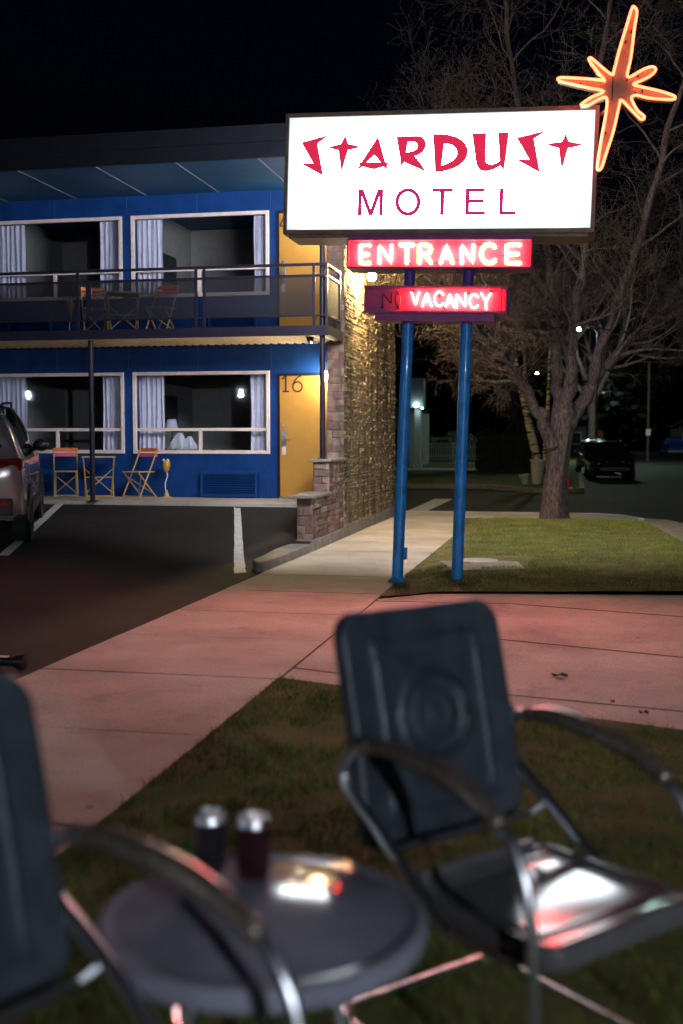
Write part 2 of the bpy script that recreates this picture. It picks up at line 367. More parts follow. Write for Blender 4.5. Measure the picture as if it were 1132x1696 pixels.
def pk_far(r):
    u = 11.6+r.random()*11.8; v = -1.97+r.random()*(4.0 if u > 15 else 5.5)
    if u < fu0(v)+.01 or (u > 16 and v > fvr(u)-.02): return None
    if v < -1.6 and u > 14 and r.random() < .7: return None
    if dens(v, u, .8) < -.25 and r.random() < .5: return None
    if -1.95 < v < -.55 and 13.9 < u < 15.25: return None
    return v, u
blades('near_grass', 90000, pk_near, near_z, .035, .0022, M_grassdry, 'patchy short grass with bare spots under the metal chairs')
blades('far_grass', 110000, pk_far, far_z, .035, .003, M_grass, 'short green grass round the sign poles and the tree')
# path along the cross street, kerbs and dirt
poly('corner_path', [(-3.9,23.55),(-1,23.55),(1.2,23.55),(1.25,23.9),(.9,25.0),(.45,25.35),(-3.9,25.35)], -.12, .0, M_concd if False else M_conc)
poly('corner_kerb', [(-9,25.36),(.46,25.36),(.95,25.02),(1.3,24.0),(1.42,24.05),(1.05,25.1),(.5,25.5),(-9,25.5)], -.14, .012, M_conc)
poly('roadside_dirt', [(1.28,23.6),(1.6,18),(1.72,16.2),(3.4,14.3),(6,14.6),(4.2,17.5),(2.6,21),(1.9,24.3),(1.45,24.6)], -.14, -.03, M_concd)
mb = MB()
for k in range(9): mb.plate([(-4.02,33.2-k*0),( -3.5,33.2),(-3.55,26.2),(-4.02,26.2)], -.137, -.134) if k == 0 else None
st(mb.build('crosswalk_bar', M_line))
poly('far_verge', [(-90,40.5),(-3.2,40.5),(-1.2,37.8),(-.3,37.2),(.15,38),(.25,45),(.2,300),(-90,300)], -.14, 0, M_lawn)
poly('far_kerb', [(-90,40.3),(-3.3,40.3),(-1.3,37.6),(-.25,37.0),(.32,37.9),(.4,300),(.26,300),(.16,38),(-.3,37.21),(-1.2,37.82),(-3.2,40.49),(-90,40.49)], -.14, .015, M_concd)
poly('far_pavement', [(-60,58),(-2.5,58),(-2.5,62),(-60,62)], -.1, .012, M_conc)
poly('right_verge', [(13,26),(80,26),(80,300),(13,300)], -.14, 0, M_lawn)
M_hill = pm('dark_hill', (.012,.016,.012), .95, var=.4, scale=.03)
def hill(a, b):
    x = lerp(-330, 330, a); y = 300+b*110
    return (x, y, -2+(60+22*noise.noise(Vector((x*.01, 0, 2)))+10*noise.noise(Vector((x*.04, 1, 2))))*sstep(b*1.2)*(1-.35*sstep((x+50)/300)))
st(MB().grid(hill, 60, 12).build('hill', M_hill, smooth=True, fix=False))
# utility cover slab
o = empty('utility_cover', (-1.25,14.55,.07), 'pale concrete slab with a round lid set in the grass behind the poles', 'utility cover')
cp = [at_z(728,931,.07), at_z(790,929.5,.07), at_z(858,932,.07), at_z(870,943,.07), at_z(820,946,.07), at_z(752,946.5,.07)]
MB().plate([(p[0],p[1]) for p in cp], .0, .088).build('slab', M_concd, o, org=(-1.25,14.55,.07), bevel=.01)
MB().lathe([(.25,.08),(.25,.093),(.23,.097),(.21,.090),(.17,.098),(.15,.091),(.11,.099),(.09,.092),(.05,.100),(.01,.099)], (-1.2,14.58,0), 28).build('lid', M_conc, o, org=(-1.25,14.55,.07), smooth=True)
# leaves on the driveway
def leaf(p, s, lab):
    mb = MB()
    vs = [(p[0]+s*math.cos(a)*(1 if i % 2 else .8)*1.2, p[1]+s*math.sin(a)*(.9 if i % 2 else .7)*.8, .004+.011*((i*7) % 3)) for i, a in enumerate([k*PI/5 for k in range(10)])]
    vs.append((p[0], p[1], .012)); mb.add(vs, [(i, (i+1) % 10, 10) for i in range(10)])
    tag(mb.build('fallen_leaf', pm('dead_leaf', (.05,.03,.02), .9), fix=False), lab, 'leaf', 'dead leaves on the driveway')
leaf(at_z(928,1121,0), .055, 'larger dark curled leaf alone in the middle of the driveway')
leaf(at_z(1067,1183,0), .028, 'small dead leaf near the lower edge of the driveway')
leaf(at_z(1015,1165,0), .012, 'tiniest dead leaf fleck on the driveway between two joints')
# small object at the lot's edge
p = at_z(12,1108,.0)
o = empty('flashlight', (p[0],p[1],0), 'small black item with a pale patch on the asphalt by the walk', 'black item')
q = MB(); q.lathe([(.03,-.14),(.035,-.12),(.035,.05),(.055,.09),(.055,.14),(.04,.145)], (p[0],p[1],.055), 16, 'x'); q.build('housing', M_black, o, org=(p[0],p[1],0), smooth=True)
MB().plate([(p[0]-.09,p[1]-.02),(p[0]+.01,p[1]-.02),(p[0]+.01,p[1]+.02),(p[0]-.09,p[1]+.02)], .088, .093).build('sticker', M_frame, o, org=(p[0],p[1],0))
# ================================================================ MOTEL
UF = 18.9; FZ = .62; F2 = 3.38
MO = (-7, UF, FZ)
motel = empty('motel_building', MO, 'two storey motel wing with bright blue front, amber doors and pale framed windows', 'motel')
def mp_(mb, name, mat, par=None, **k): return mb.build(name, mat, par or motel, org=MO, **k)
wins = [(-7.62,-5.135,1.383,2.806,'l'), (-10.30,-7.785,1.383,2.806,'l'), (-7.62,-5.135,4.09,5.507,'u'), (-10.30,-7.785,4.09,5.507,'u')]
doors = [(-5.0,-4.055,FZ,2.755), (-5.0,-4.055,F2,5.49)]
ops = [(w[0]+.05,w[1]-.05,w[2]+.05,w[3]-.05) for w in wins]+doors
vc = sorted({-16,-4.05}|{o_[0] for o_ in ops}|{min(o_[1],-4.055) for o_ in ops}); zc = sorted({.3,5.86}|{o_[2] for o_ in ops}|{o_[3] for o_ in ops})
mb = MB()
for a, b in zip(vc, vc[1:]):
    for c, d in zip(zc, zc[1:]):
        if any(o_[0]-1e-6 <= a and b <= o_[1]+1e-6 and o_[2]-1e-6 <= c and d <= o_[3]+1e-6 for o_ in ops): continue
        mb.quad((a,UF,c),(b,UF,c),(b,UF,d),(a,UF,d)); mb.quad((a,UF+.14,c),(a,UF+.14,d),(b,UF+.14,d),(b,UF+.14,c))
for a, b, c, d in ops:
    mb.quad((a,UF,c),(a,UF+.14,c),(b,UF+.14,c),(b,UF,c)); mb.quad((a,UF,d),(b,UF,d),(b,UF+.14,d),(a,UF+.14,d))
    mb.quad((a,UF,c),(a,UF,d),(a,UF+.14,d),(a,UF+.14,c)); mb.quad((b,UF,c),(b,UF+.14,c),(b,UF+.14,d),(b,UF,d))
mp_(mb, 'front_wall', M_blue, fix=False)
mb = MB()
for v in (-5.11,-6.42,-7.70,-9.05,-10.4): 
    for z0, z1 in ((2.83,3.24),(5.53,5.85)): mp_(MB().box((v-.004,UF-.004,z0),(v+.004,UF+.002,z1)), 'wall_seam', pm('seam_strip',(.02,.09,.30),.5))
mb = MB()
mb.box((-16,23.8,.0),(-4.06,23.94,5.85)); mb.box((-16.15,UF,0),(-16.001,23.94,5.85)); mp_(mb, 'back_wall', M_blue)
mb = MB()
for v in (-10.5,-7.70,-5.08): mb.box((v-.03,UF+.142,FZ),(v+.03,23.79,5.84))
mb.box((-16,UF+.142,3.06),(-4.06,23.79,3.375)); mb.box((-16,UF+.142,.4),(-4.06,23.79,FZ))
mb.box((-13,22.2,FZ+.001),(-4.06,22.28,3.055)); mb.box((-13,22.2,3.38),(-4.06,22.28,5.84))
mp_(mb, 'inner_wall', M_room)
# roof with deep eaves
mb = MB(); mb.box((-16.6,16.78,5.862),(-3.3,24.4,6.10)); mp_(mb, 'roof', M_fascia)
mb = MB(); mb.box((-16.6,16.70,5.85),(-3.3,24.4,5.861)); mp_(mb, 'soffit', M_soffit)
mb = MB(); mb.box((-16.6,16.62,5.835),(-3.28,16.70,6.26)); mb.box((-3.3,16.70,5.835),(-3.24,24.45,6.26)); mb.box((-16.6,16.585,6.05),(-3.25,16.62,6.30)); mp_(mb, 'fascia', M_fascia)
mb = MB()
for i in range(9): v = -4.72-1.305*i; mb.box((v-.009,16.72,5.838),(v+.009,18.88,5.85))
mp_(mb, 'soffit_batten', pm('batten_paint',(.16,.20,.26),.5))
mb = MB(); mb.tube([(-16,16.56,5.90),(-8.6,16.56,5.905)], .018, 8); mp_(mb, 'conduit', M_black, smooth=True)
# walkway
st(MB().box((-16,17.45,.3),(-4.02,18.9,FZ)).build('walkway', M_conc, bevel=.012))
# balcony floor
mb = MB(); mb.box((-16,17.31,3.30),(-3.80,18.89,F2)); mp_(mb, 'balcony_floor', M_concd)
mb = MB(); mb.box((-16,17.26,3.245),(-3.79,17.30,3.395)); mb.box((-3.795,17.26,3.245),(-3.76,18.45,3.395)); mp_(mb, 'balcony_fascia', M_dark)
mb = MB(); v = -16.0; prof = []
while v < -3.82:
    prof += [(v, 3.288), (v+.025, 3.252), (v+.085, 3.252), (v+.11, 3.288)]; v += .14
for (a, b) in zip(prof, prof[1:]): mb.quad((a[0],17.31,a[1]),(b[0],17.31,b[1]),(b[0],18.89,b[1]),(a[0],18.89,a[1]))
mp_(mb, 'corrugated_underside', pm('cream_corrugated_steel',(.80,.62,.38),.45,var=.12), fix=False)
# windows
def window(v0, v1, z0, z1, lvl):
    zm = 1.806 if lvl == 'l' else 4.562
    vm = -6.385 if v0 > -8 else -9.06
    mb = MB(); t = .06; d0, d1 = UF-.035, UF+.03
    mb.box((v0,d0,z1-t),(v1,d1,z1)); mb.box((v0,d0,z0),(v1,d1,z0+t)); mb.box((v0,d0,z0+t),(v0+t,d1,z1-t)); mb.box((v1-t,d0,z0+t),(v1,d1,z1-t))
    w = mb.build('window', M_frame, motel, org=MO, bevel=.006)
    mb = MB(); mb.box((v0+t,UF-.02,zm-.03),(v1-t,UF+.03,zm+.022)); mb.build('rail', M_frame, w, org=MO, bevel=.004)
    mb = MB(); mb.box((vm-.03,UF-.018,z0+t),(vm+.03,UF+.028,zm-.03)); mb.build('mullion', M_frame, w, org=MO, bevel=.004)
    mb = MB()
    for a, b, c, d in ((v0+t,v1-t,zm+.022,z1-t),(v0+t,vm-.03,z0+t,zm-.03),(vm+.03,v1-t,z0+t,zm-.03)): mb.quad((a,UF+.012,c),(b,UF+.012,c),(b,UF+.012,d),(a,UF+.012,d))
    mb.build('pane', M_glass, w, org=MO, fix=False)
for w in wins: window(*w)
def doorset(v0, v1, z0, z1):
    mb = MB(); mb.box((v0+.045,UF-.02,z0+.03),(v1-.02,UF+.03,z1-.045)); d = mb.build('door', M_door, motel, org=MO, bevel=.003)
    mb = MB(); mb.box((v0,UF-.03,z0),(v0+.043,UF+.05,z1)); mb.box((v0+.043,UF-.03,z1-.043),(v1,UF+.05,z1)); mb.box((v1-.018,UF-.03,z0+.028),(v1,UF+.05,z1-.043)); mb.build('door_frame', M_dark, d, org=MO)
    mb = MB(); mb.box((v0+.043,UF-.06,z0-.01),(v1,UF+.04,z0+.026)); mb.build('threshold', M_chrome, d, org=MO)
    mb = MB(); mb.box((v0+.05,UF-.026,z0+.032),(v1-.025,UF-.019,z0+.22)); mb.build('kick_plate', M_door, d, org=MO)
    x = v0+.12; z = z0+1.02
    mb = MB(); mb.box((x-.035,UF-.045,z-.12),(x+.035,UF-.02,z+.13)); mb.tube([(x,UF-.05,z-.01),(x,UF-.09,z-.01),(x+.02,UF-.1,z-.01),(x+.14,UF-.1,z-.005)], .011, 8); mb.lathe([(.028,-.03),(.03,-.01),(.02,.0)], (x,UF-.02,z+.23), 12, 'y'); mb.ball((x,UF-.055,z+.07), .018, 8); mb.build('handle', M_chrome, d, org=MO, smooth=True)
    mb = MB(); mb.box((x-.035,UF-.03,z-.27),(x+.03,UF-.024,z-.13)); mb.build('door_tag', M_frame, d, org=MO)
    return d
d16 = doorset(*doors[0]); d4 = doorset(*doors[1])
def ribbon(mb, pts, w, y, thick=.006):
    P = [Vector(p) for p in pts]; n = len(P); L = []; Rr = []
    for i in range(n):
        t = (P[min(i+1,n-1)]-P[max(i-1,0)]).normalized(); nn = Vector((-t.y, t.x))
        ww = w[i] if isinstance(w, list) else w
        L.append(P[i]+nn*ww/2); Rr.append(P[i]-nn*ww/2)
    for i in range(n-1):
        q = [L[i], L[i+1], Rr[i+1], Rr[i]]; mb.prism([tuple(a) for a in q], y-thick, y)
def fpx(x, y, u=UF-.02): p = at_u(x, y, u); return (p[0], p[2])
def arc(cx, cy, rx, ry, a0, a1, n=14): return [(cx+rx*math.cos(R(lerp(a0,a1,i/n))), cy+ry*math.sin(R(lerp(a0,a1,i/n)))) for i in range(n+1)]
M_num = pm('dark_brown_numeral', (.04,.018,.008), .6)
mb = MB(); Y0 = UF-.0205
ribbon(mb, [fpx(467.5,628),fpx(470,626.5),fpx(473.8,622.5)], .028, Y0); ribbon(mb, [fpx(473.8,621.5),fpx(473.8,648)], .030, Y0-.0005); ribbon(mb, [fpx(468.5,648.3),fpx(479.5,648.3)], .026, Y0-.001)
cx, cz = fpx(493.2,640.5)
ribbon(mb, arc(cx, cz, .082, .083, 0, 360, 24), .027, Y0); ribbon(mb, [fpx(499.5,622.5),fpx(494,624.5),fpx(489,630),fpx(486,636),fpx(485.2,641)], .027, Y0-.0005)
mb.build('numeral', M_num, d16, org=MO)
mb = MB()
ribbon(mb, [fpx(473.5,352),fpx(464.5,374)], .026, Y0); ribbon(mb, [fpx(464,374.5),fpx(480,374)], .026, Y0-.0005); ribbon(mb, [fpx(476,352),fpx(476,381)], .028, Y0-.001)
mb.build('numeral', M_num, d4, org=MO)
def acunit(v0, v1, z0, z1):
    mb = MB(); mb.box((v0,UF-.12,z0),(v1,UF-.002,z0+.04)); mb.box((v0,UF-.12,z1-.04),(v1,UF-.002,z1)); mb.box((v0,UF-.12,z0+.04),(v0+.04,UF-.002,z1-.04)); mb.box((v1-.04,UF-.12,z0+.04),(v1,UF-.002,z1-.04)); mb.box((v0+.04,UF-.03,z0+.04),(v1-.04,UF-.003,z1-.04))
    a = mb.build('air_conditioner', M_blue, motel, org=MO, bevel=.006)
    mb = MB(); n = 9
    for i in range(n):
        z = lerp(z0+.05, z1-.06, i/(n-1)); mb.add([(v0+.042,UF-.115,z),(v1-.042,UF-.115,z),(v1-.042,UF-.115,z+.012),(v0+.042,UF-.115,z+.012),(v0+.042,UF-.05,z+.03),(v1-.042,UF-.05,z+.03)], [(0,1,2,3),(3,2,5,4),(0,4,5,1)])
    mb.build('louvre', M_blue, a, org=MO)
    mb = MB(); mb.box((v1+.01,UF-.02,z0-.0),(v1+.17,UF-.001,z1+.05)); mb.build('cover_plate', M_blue, a, org=MO, bevel=.004)
for a in ((-6.37,-5.36), (-9.05,-9.05+.96-.0)):
    pass
acunit(-6.36,-5.34,FZ+.02,1.07); acunit(-6.20,-5.34,F2+.02,3.80); acunit(-9.95,-9.12,FZ+.02,1.07); acunit(-9.95,-9.12,F2+.02,3.80)
# stone side wall
rs = random.Random(11)
def slabs(mb, fn, a0, a1, z0, z1, hmin, hmax, lmin, lmax, pmax, gap=.006):
    z = z0
    while z < z1-1e-3:
        h = min(rs.uniform(hmin, hmax), z1-z)
        if z1-(z+h) < hmin*.6: h = z1-z
        a = a0-rs.uniform(0, lmin)
        while a < a1:
            l = rs.uniform(lmin, lmax); b0 = max(a, a0)+gap/2; b1 = min(a+l, a1)-gap/2
            if b1-b0 > .03:
                p = rs.random()**1.6*pmax; zz0, zz1 = z+gap/2, z+h-gap/2
                j = lambda s=.25: rs.uniform(0, 1)*s*min(h, .1)
                ins = min(.012, h*.2)
                o_ = [(b0, zz0), (b1, zz0), (b1, zz1), (b0, zz1)]
                i_ = [(b0+ins+j(), zz0+j(.3)), (b1-ins-j(), zz0+j(.3)), (b1-ins-j(), zz1-j(.3)), (b0+ins+j(), zz1-j(.3))]
                vs = [fn(x, zq, -.02) for x, zq in o_]+[fn(x, zq, .004+.3*p) for x, zq in o_]+[fn(x, zq, .008+p*rs.uniform(.7, 1.3)) for x, zq in i_]
                fs = [(0,1,5,4),(1,2,6,5),(2,3,7,6),(3,0,4,7),(4,5,9,8),(5,6,10,9),(6,7,11,10),(7,4,8,11),(8,9,10,11)]
                mb.add(vs, fs)
            a += l
        z += h
mb = MB(); mb.box((-4.04,18.53,.2),(-3.775,23.93,5.84)); sw = mp_(mb, 'side_wall', pm('mortar',(.13,.11,.085),.95,var=.2,scale=20,bump=.4))
mb = MB(); slabs(mb, lambda a, z, p: (-3.77+p, a, z), 18.53, 23.95, .20, 5.84, .035, .08, .08, .34, .026)
mb.build('stone_facing', M_stone, sw, org=MO)
mb = MB(); slabs(mb, lambda a, z, p: (a, 18.525-p, z), -4.05, -3.76, .2, 5.84, .09, .17, .16, .32, .02)
mb.build('front_stone_facing', M_pink, sw, org=MO)
mb = MB(); mb.box((-4.03,18.54,-.05),(-3.735,23.97,.20)); mb.build('plinth', M_concd, sw, org=MO, bevel=.01)
# stepped low wall in front
LO = (-3.88,16.2,0)
low = empty('stepped_stone_wall', LO, 'low pink stone wall stepping down beside the walk, flat caps on top', 'stone wall')
mb = MB(); mb.box((-4.0,17.34,.1),(-3.775,18.49,1.27)); mb.box((-3.99,16.19,.1),(-3.775,17.34,.76)); mb.build('core', MATS['mortar'], low, org=LO)
mb = MB(); slabs(mb, lambda a, z, p: (-3.77+p, a, z), 17.36, 18.50, .77, 1.28, .05, .09, .14, .40, .025); slabs(mb, lambda a, z, p: (-3.77+p, a, z), 16.20, 18.50, .17, .77, .06, .10, .16, .5, .02)
mb.build('side_stone', M_pink, low, org=LO)
mb = MB(); slabs(mb, lambda a, z, p: (a, 17.335-p, z), -4.02, -3.755, .80, 1.28, .1, .15, .12, .30, .02); slabs(mb, lambda a, z, p: (a, 16.185-p, z), -3.995, -3.755, .15, .77, .08, .16, .1, .28, .02)
mb.build('front_stone', M_pink, low, org=LO)
for (a, b) in (((-4.07,17.26,1.282),(-3.71,18.52,1.33)), ((-4.10,16.08,.772),(-3.71,17.36,.82))):
    mb = MB(); mb.box(a, b); mb.build('cap', M_concd, low, org=LO, bevel=.012)
mb = MB(); mb.box((-4.0,16.1,-.05),(-3.735,18.53,.165)); mb.build('footing', M_concd, low, org=LO, bevel=.01)
# broken kerb piece
mb = MB(); mb.plate([(-3.97,13.75),(-3.86,13.52),(-3.77,13.5),(-3.74,14.3),(-3.742,16.08),(-4.05,16.08),(-4.06,15.2),(-4.0,14.4)], -.05, .125)
tag(mb.build('kerb_stub', M_concd, org=(-3.9,14.8,0), bevel=.02), 'worn concrete kerb stub between asphalt and walk, before the stepped wall', 'kerb')
# curtains
def curtain(v0, v1, z0, z1, lab):
    mb = MB(); n = int((v1-v0)/.0085); ph = random.uniform(0, 9)
    def f(a, b):
        v = lerp(v0, v1, a); w = math.sin(v*68+ph)+.5*math.sin(v*113+ph*2+b)
        return (v+.006*math.sin(b*7+v*30), UF+.19+.028*w*(1-.25*b)+.01*math.sin(b*3), lerp(z0, z1, b))
    mb.grid(f, n, 10); tag(mb.build('curtain', M_curtain, org=((v0+v1)/2,UF+.19,z0), smooth=False, fix=False), lab, 'curtain', 'pale curtains in the motel windows')
    for p in C.objects[-1].data.polygons: p.use_smooth = True
curtain(-7.58,-7.12,1.40,2.78,'pale curtain at the left of the ground floor window nearest door 16')
curtain(-5.52,-5.17,1.40,2.78,'pale curtain beside door 16, at the right of its window')
curtain(-8.27,-7.82,1.40,2.78,'pale curtain at the right of the ground floor window behind the cafe table')
curtain(-10.28,-9.74,1.40,2.78,'pale curtain behind the parked silver suv roof, ground floor window')
curtain(-7.58,-7.10,4.10,5.49,'pale curtain at the left of the upstairs window nearest the sign')
curtain(-5.46,-5.17,4.10,5.49,'narrow pale curtain upstairs beside the amber upper door')
curtain(-8.27,-7.82,4.10,5.49,'pale curtain at the right of the upstairs window farthest from the sign')
curtain(-10.28,-9.74,4.10,5.49,'pale curtain upstairs at the left edge of the photo')
# room contents
p = at_u(285,712,20.1)
o = empty('table_lamp', (p[0],20.1,1.46), 'small lamp with a pale shade inside the ground floor window', 'lamp')
org = (p[0],20.1,1.46)
MB().lathe([(.12,1.80),(.085,2.0)], (p[0],20.1,0), 20).build('lamp_shade', M_curtain, o, org=org, smooth=True)
MB().lathe([(.07,1.46),(.07,1.48),(.02,1.5),(.035,1.6),(.015,1.7),(.012,1.82)], (p[0],20.1,0), 16).build('lamp_base', M_black, o, org=org, smooth=True)
o = MB().box((-7.5,19.5,FZ+.001),(-6.6,20.4,1.455)).build('dresser', pm('dresser_wood',(.10,.05,.03),.5), org=(-7.05,19.95,FZ), bevel=.01); tag(o, 'dark low dresser under the lamp inside the ground floor window', 'dresser')
def napkin(x, y, s, lab):
    p = at_u(x, y, 19.75); mb = MB()
    def f(a, b):
        t = 2*PI*a; h = b; r = s*(.95-.75*h**1.3)*(1+.18*math.sin(5*t+3*h)+.08*math.sin(9*t)); return (p[0]+r*math.cos(t)+s*.25*h, 19.78+r*.5*math.sin(t), 1.456+s*1.55*h)
    mb.grid(f, 40, 12)
    tag(mb.build('folded_towel', pm('white_towel',(.75,.72,.78),.9,bump=.3), org=(p[0],19.75,1.455), fix=False, smooth=True), lab, 'towel', 'white towels on the dresser')
napkin(294,746,.19,'larger folded white towel inside the window, next to the lamp'); napkin(311,746,.15,'smaller folded white towel inside the window, right of the larger one')
def pic(x0, x1, y0, y1, u, lab):
    a = at_u(x0, y0, u); b = at_u(x1, y1, u)
    o = empty('picture', ((a[0]+b[0])/2,u,b[2]), lab, 'picture'); org = ((a[0]+b[0])/2,u,b[2])
    MB().box((a[0],u-.03,b[2]),(b[0],u,a[2])).build('picture_frame', M_black, o, org=org, bevel=.01)
    MB().box((a[0]+.04,u-.034,b[2]+.04),(b[0]-.04,u-.031,a[2]-.04)).build('print', pm('dark_print',(.03,.035,.04),.5,var=.6,scale=8), o, org=org)
for z_, lb in ((4.62,'dark framed picture on the side wall of the upstairs room'),(1.95,'dark framed picture on the side wall of the ground floor room')):
    org = (-7.66,20.9,z_); o = empty('picture', org, lb, 'picture')
    MB().box((-7.669,20.55,z_),(-7.64,21.25,z_+.52)).build('picture_frame', M_black, o, org=org, bevel=.008)
    MB().box((-7.641,20.60,z_+.05),(-7.636,21.20,z_+.47)).build('print', pm('dark_print',(.03,.035,.04),.5,var=.6,scale=8), o, org=org)
# balcony railing
RO = (-7,17.3,F2)
rail = empty('balcony_railing', RO, 'dark steel balcony railing with see-through screens along the upper walkway', 'railing')
def rb(mb, name, mat=M_dark, **k): return mb.build(name, mat, rail, org=RO, **k)
for nm, z, t in (('top_rail',4.335,.022),('middle_rail',4.165,.018),('bottom_rail',3.553,.014)):
    mb = MB(); mb.box((-16,17.28,z-t),(-3.81,17.32,z+t)); rb(mb, nm, bevel=.004)
    mb = MB(); mb.box((-3.81,17.28,z-t),(-3.77,18.30,z+t)); rb(mb, nm, bevel=.004)
pv_ = [-15.9,-14.0,-13.86,-11.95,-11.81,-9.93,-9.79,-7.90,-5.90,-5.765,-3.99,-3.79]
for v in pv_: mb = MB(); mb.box((v-.02,17.282,3.39),(v+.02,17.318,4.34)); rb(mb, 'rail_post')
mb = MB(); mb.box((-3.81,18.26,3.39),(-3.77,18.30,4.34)); rb(mb, 'rail_post')
mb = MB(); mb.box((-7.76,17.282,3.60),(-7.68,17.318,4.16)); rb(mb, 'rail_post')
for a, b in ((-15.88,-14.02),(-13.84,-11.97),(-11.79,-9.95),(-9.77,-7.92),(-7.66,-5.92),(-5.745,-4.01)):
    mb = MB(); mb.box((a,17.297,3.56),(b,17.303,4.15)); rb(mb, 'screen_panel', M_screen)
mb = MB(); mb.box((-3.793,17.34,3.56),(-3.787,18.25,4.15)); rb(mb, 'screen_panel', M_screen)
def ppost(v, u, z0, z1, lab):
    o = empty('support_post', (v,u,z0), lab, 'post', 'posts holding up the balcony'); org = (v,u,z0)
    MB().tube([(v,u,z0+.012),(v,u,z1)], .042, 16).build('shaft', M_dark, o, org=org, smooth=True)
    MB().box((v-.07,u-.07,z0),(v+.07,u+.07,z0+.012)).build('foot_plate', M_dark, o, org=org)
ppost(-3.88,17.41,1.331,5.83,'tall dark round post standing on the cap of the stepped stone wall')
ppost(-7.74,17.40,.621,3.24,'dark round post at the kerb in front of the cafe table')
# security camera under the balcony
p = at_u(514,557,17.6); o = empty('security_camera', (p[0],17.6,3.245), 'small dome camera under the balcony above door 16', 'camera'); org = (p[0],17.6,3.245)
MB().lathe([(.055,3.2),(.06,3.25)], (p[0],17.6,0), 16).build('mount', M_dark, o, org=org, smooth=True)
MB().ball((p[0],17.6,3.195), .048, 10).build('dome', pm('smoked_dome',(.20,.16,.24),.1,coat=1), o, org=org, smooth=True)
MB().ball((p[0]+.03,17.56,3.155), .012, 6).build('status_light', em('status_light_glow',(.8,.9,1),3), o, org=org)
# wall lamps by the doors
def walllamp(z, lab, s, globe=(1,.86,.62)):
    v, u = -4.12, 18.60
    o = empty('wall_lamp', (-4.05,u,z), lab, 'wall lamp', 'lamps beside the doors'); org = (-4.05,u,z)
    mb = MB(); mb.lathe([(.012,.1),(.07,.09),(.072,.07),(.01,.065)], (v,u,z), 16); mb.box((v,u-.02,z+.07),(-4.045,u+.02,z+.10)); mb.build('lamp_cap', M_dark, o, org=org, smooth=True)
    MB().lathe([(.02,-.105),(.05,-.09),(.06,-.03),(.055,.055),(.03,.064)], (v,u,z), 16).build('lamp_glass', em('warm_lamp_glass',globe,s), o, org=org, smooth=True)
walllamp(2.70, 'glowing wall lamp at the top right of door 16', 60)
walllamp(5.30, 'glowing wall lamp beside the upstairs door, behind the sign', 24)
# flood globe on the stone wall
gp = (-3.50,19.66,4.455)
o = empty('globe_lamp', gp, 'round white globe lamp bracketed on the side of the stone wall', 'globe lamp')
MB().ball(gp, .075, 10).build('globe', em('globe_glow',(1,.70,.30),880), o, org=gp, smooth=True)
mb = MB(); mb.tube([(-3.74,19.66,4.60),(-3.6,19.66,4.62),(-3.50,19.66,4.60),(-3.50,19.66,4.53)], .014, 8); mb.lathe([(.04,4.525),(.045,4.545),(.012,4.56)], (-3.50,19.66,0), 12); mb.build('bracket', M_dark, o, org=gp, smooth=True)
# ================================================================ CAFE FURNITURE
def bistro_chair(lab):
    o = bpy.data.objects.new('folding_chair', None); C.objects.link(o); tag(o, lab, 'folding chair', 'folding chairs outside the motel rooms')
    for s in (-1, 1):
        MB().tube([(s*.195,-.25,.86),(s*.195,-.13,.62),(s*.195,-.02,.42),(s*.195,.21,.012)], .0115, 8).build('back_leg', M_yellow, o, smooth=True)
        MB().tube([(s*.172,.19,.445),(s*.172,0,.25),(s*.172,-.24,.012)], .0115, 8).build('front_leg', M_yellow, o, smooth=True)
    mb = MB(); mb.tube([(-.172,-.22,.03),(.172,-.22,.03)], .008, 6); mb.tube([(-.195,.19,.045),(.195,.19,.045)], .008, 6); mb.tube([(-.172,.14,.39),(.172,-.17,.08)], .008, 6); mb.tube([(.172,.14,.39),(-.172,-.17,.08)], .008, 6); mb.build('brace', M_yellow, o, smooth=True)
    mb = MB()
    for k in range(6): y = -.17+k*.068; mb.box((-.20,y,.450),(.20,y+.05,.466))
    mb.build('seat', M_yellow, o, bevel=.003)
    mb = MB(); mb.box((-.215,-.262,.80),(.215,-.245,.862)); mb.build('back_slat', M_orslat, o, bevel=.004, label='orange top back slat')
    mb = MB(); mb.box((-.215,-.228,.715),(.215,-.211,.778)); mb.build('back_slat', M_pkslat, o, bevel=.004, label='pink lower back slat')
    return o
def bistro_table(lab):
    o = bpy.data.objects.new('folding_table', None); C.objects.link(o); tag(o, lab, 'folding table', 'folding tables outside the motel rooms')
    mb = MB()
    for k in range(7): y = -.28+k*.08; mb.box((-.285,y,.70),(.285,y+.074,.718))
    mb.build('table_top', M_yellow, o, bevel=.003)
    for s in (-1, 1):
        for t in (-1, 1):
            x = s*.22+(.014 if t > 0 else -.014)
            MB().tube([(s*.14+s*.10*0+ .12*s, t*.20, .69),(s*.235, 0, .36),(s*.22+.02*t, -t*.24, .012)], .011, 8).build('leg', M_yellow, o, smooth=True)
    mb = MB(); mb.tube([(-.22,-.22,.03),(.22,-.22,.03)], .008, 6); mb.tube([(-.22,.22,.03),(.22,.22,.03)], .008, 6); mb.tube([(-.235,0,.36),(.235,0,.36)], .008, 6)
    mb.tube([(-.235,.02,.50),(.22,-.2,.1)], .008, 6); mb.tube([(.235,.02,.50),(-.22,-.2,.1)], .008, 6); mb.build('brace', M_yellow, o, smooth=True)
    return o
proto_c = bistro_chair('folding chair facing the lot, left of the cafe table by the silver suv'); proto_t = bistro_table('yellow folding cafe table behind the dark post on the ground floor')
def put(o, x, z, u, face):     # face: heading in motel axes, 180 = towards the lot
    P = at_u(x, 700, u); o.location = W(P[0], u, z); o.rotation_euler = (0, 0, -TH+R(face))
put(proto_c, 108, FZ, 18.35, 206)
put(proto_t, 163, FZ, 18.35, 24)
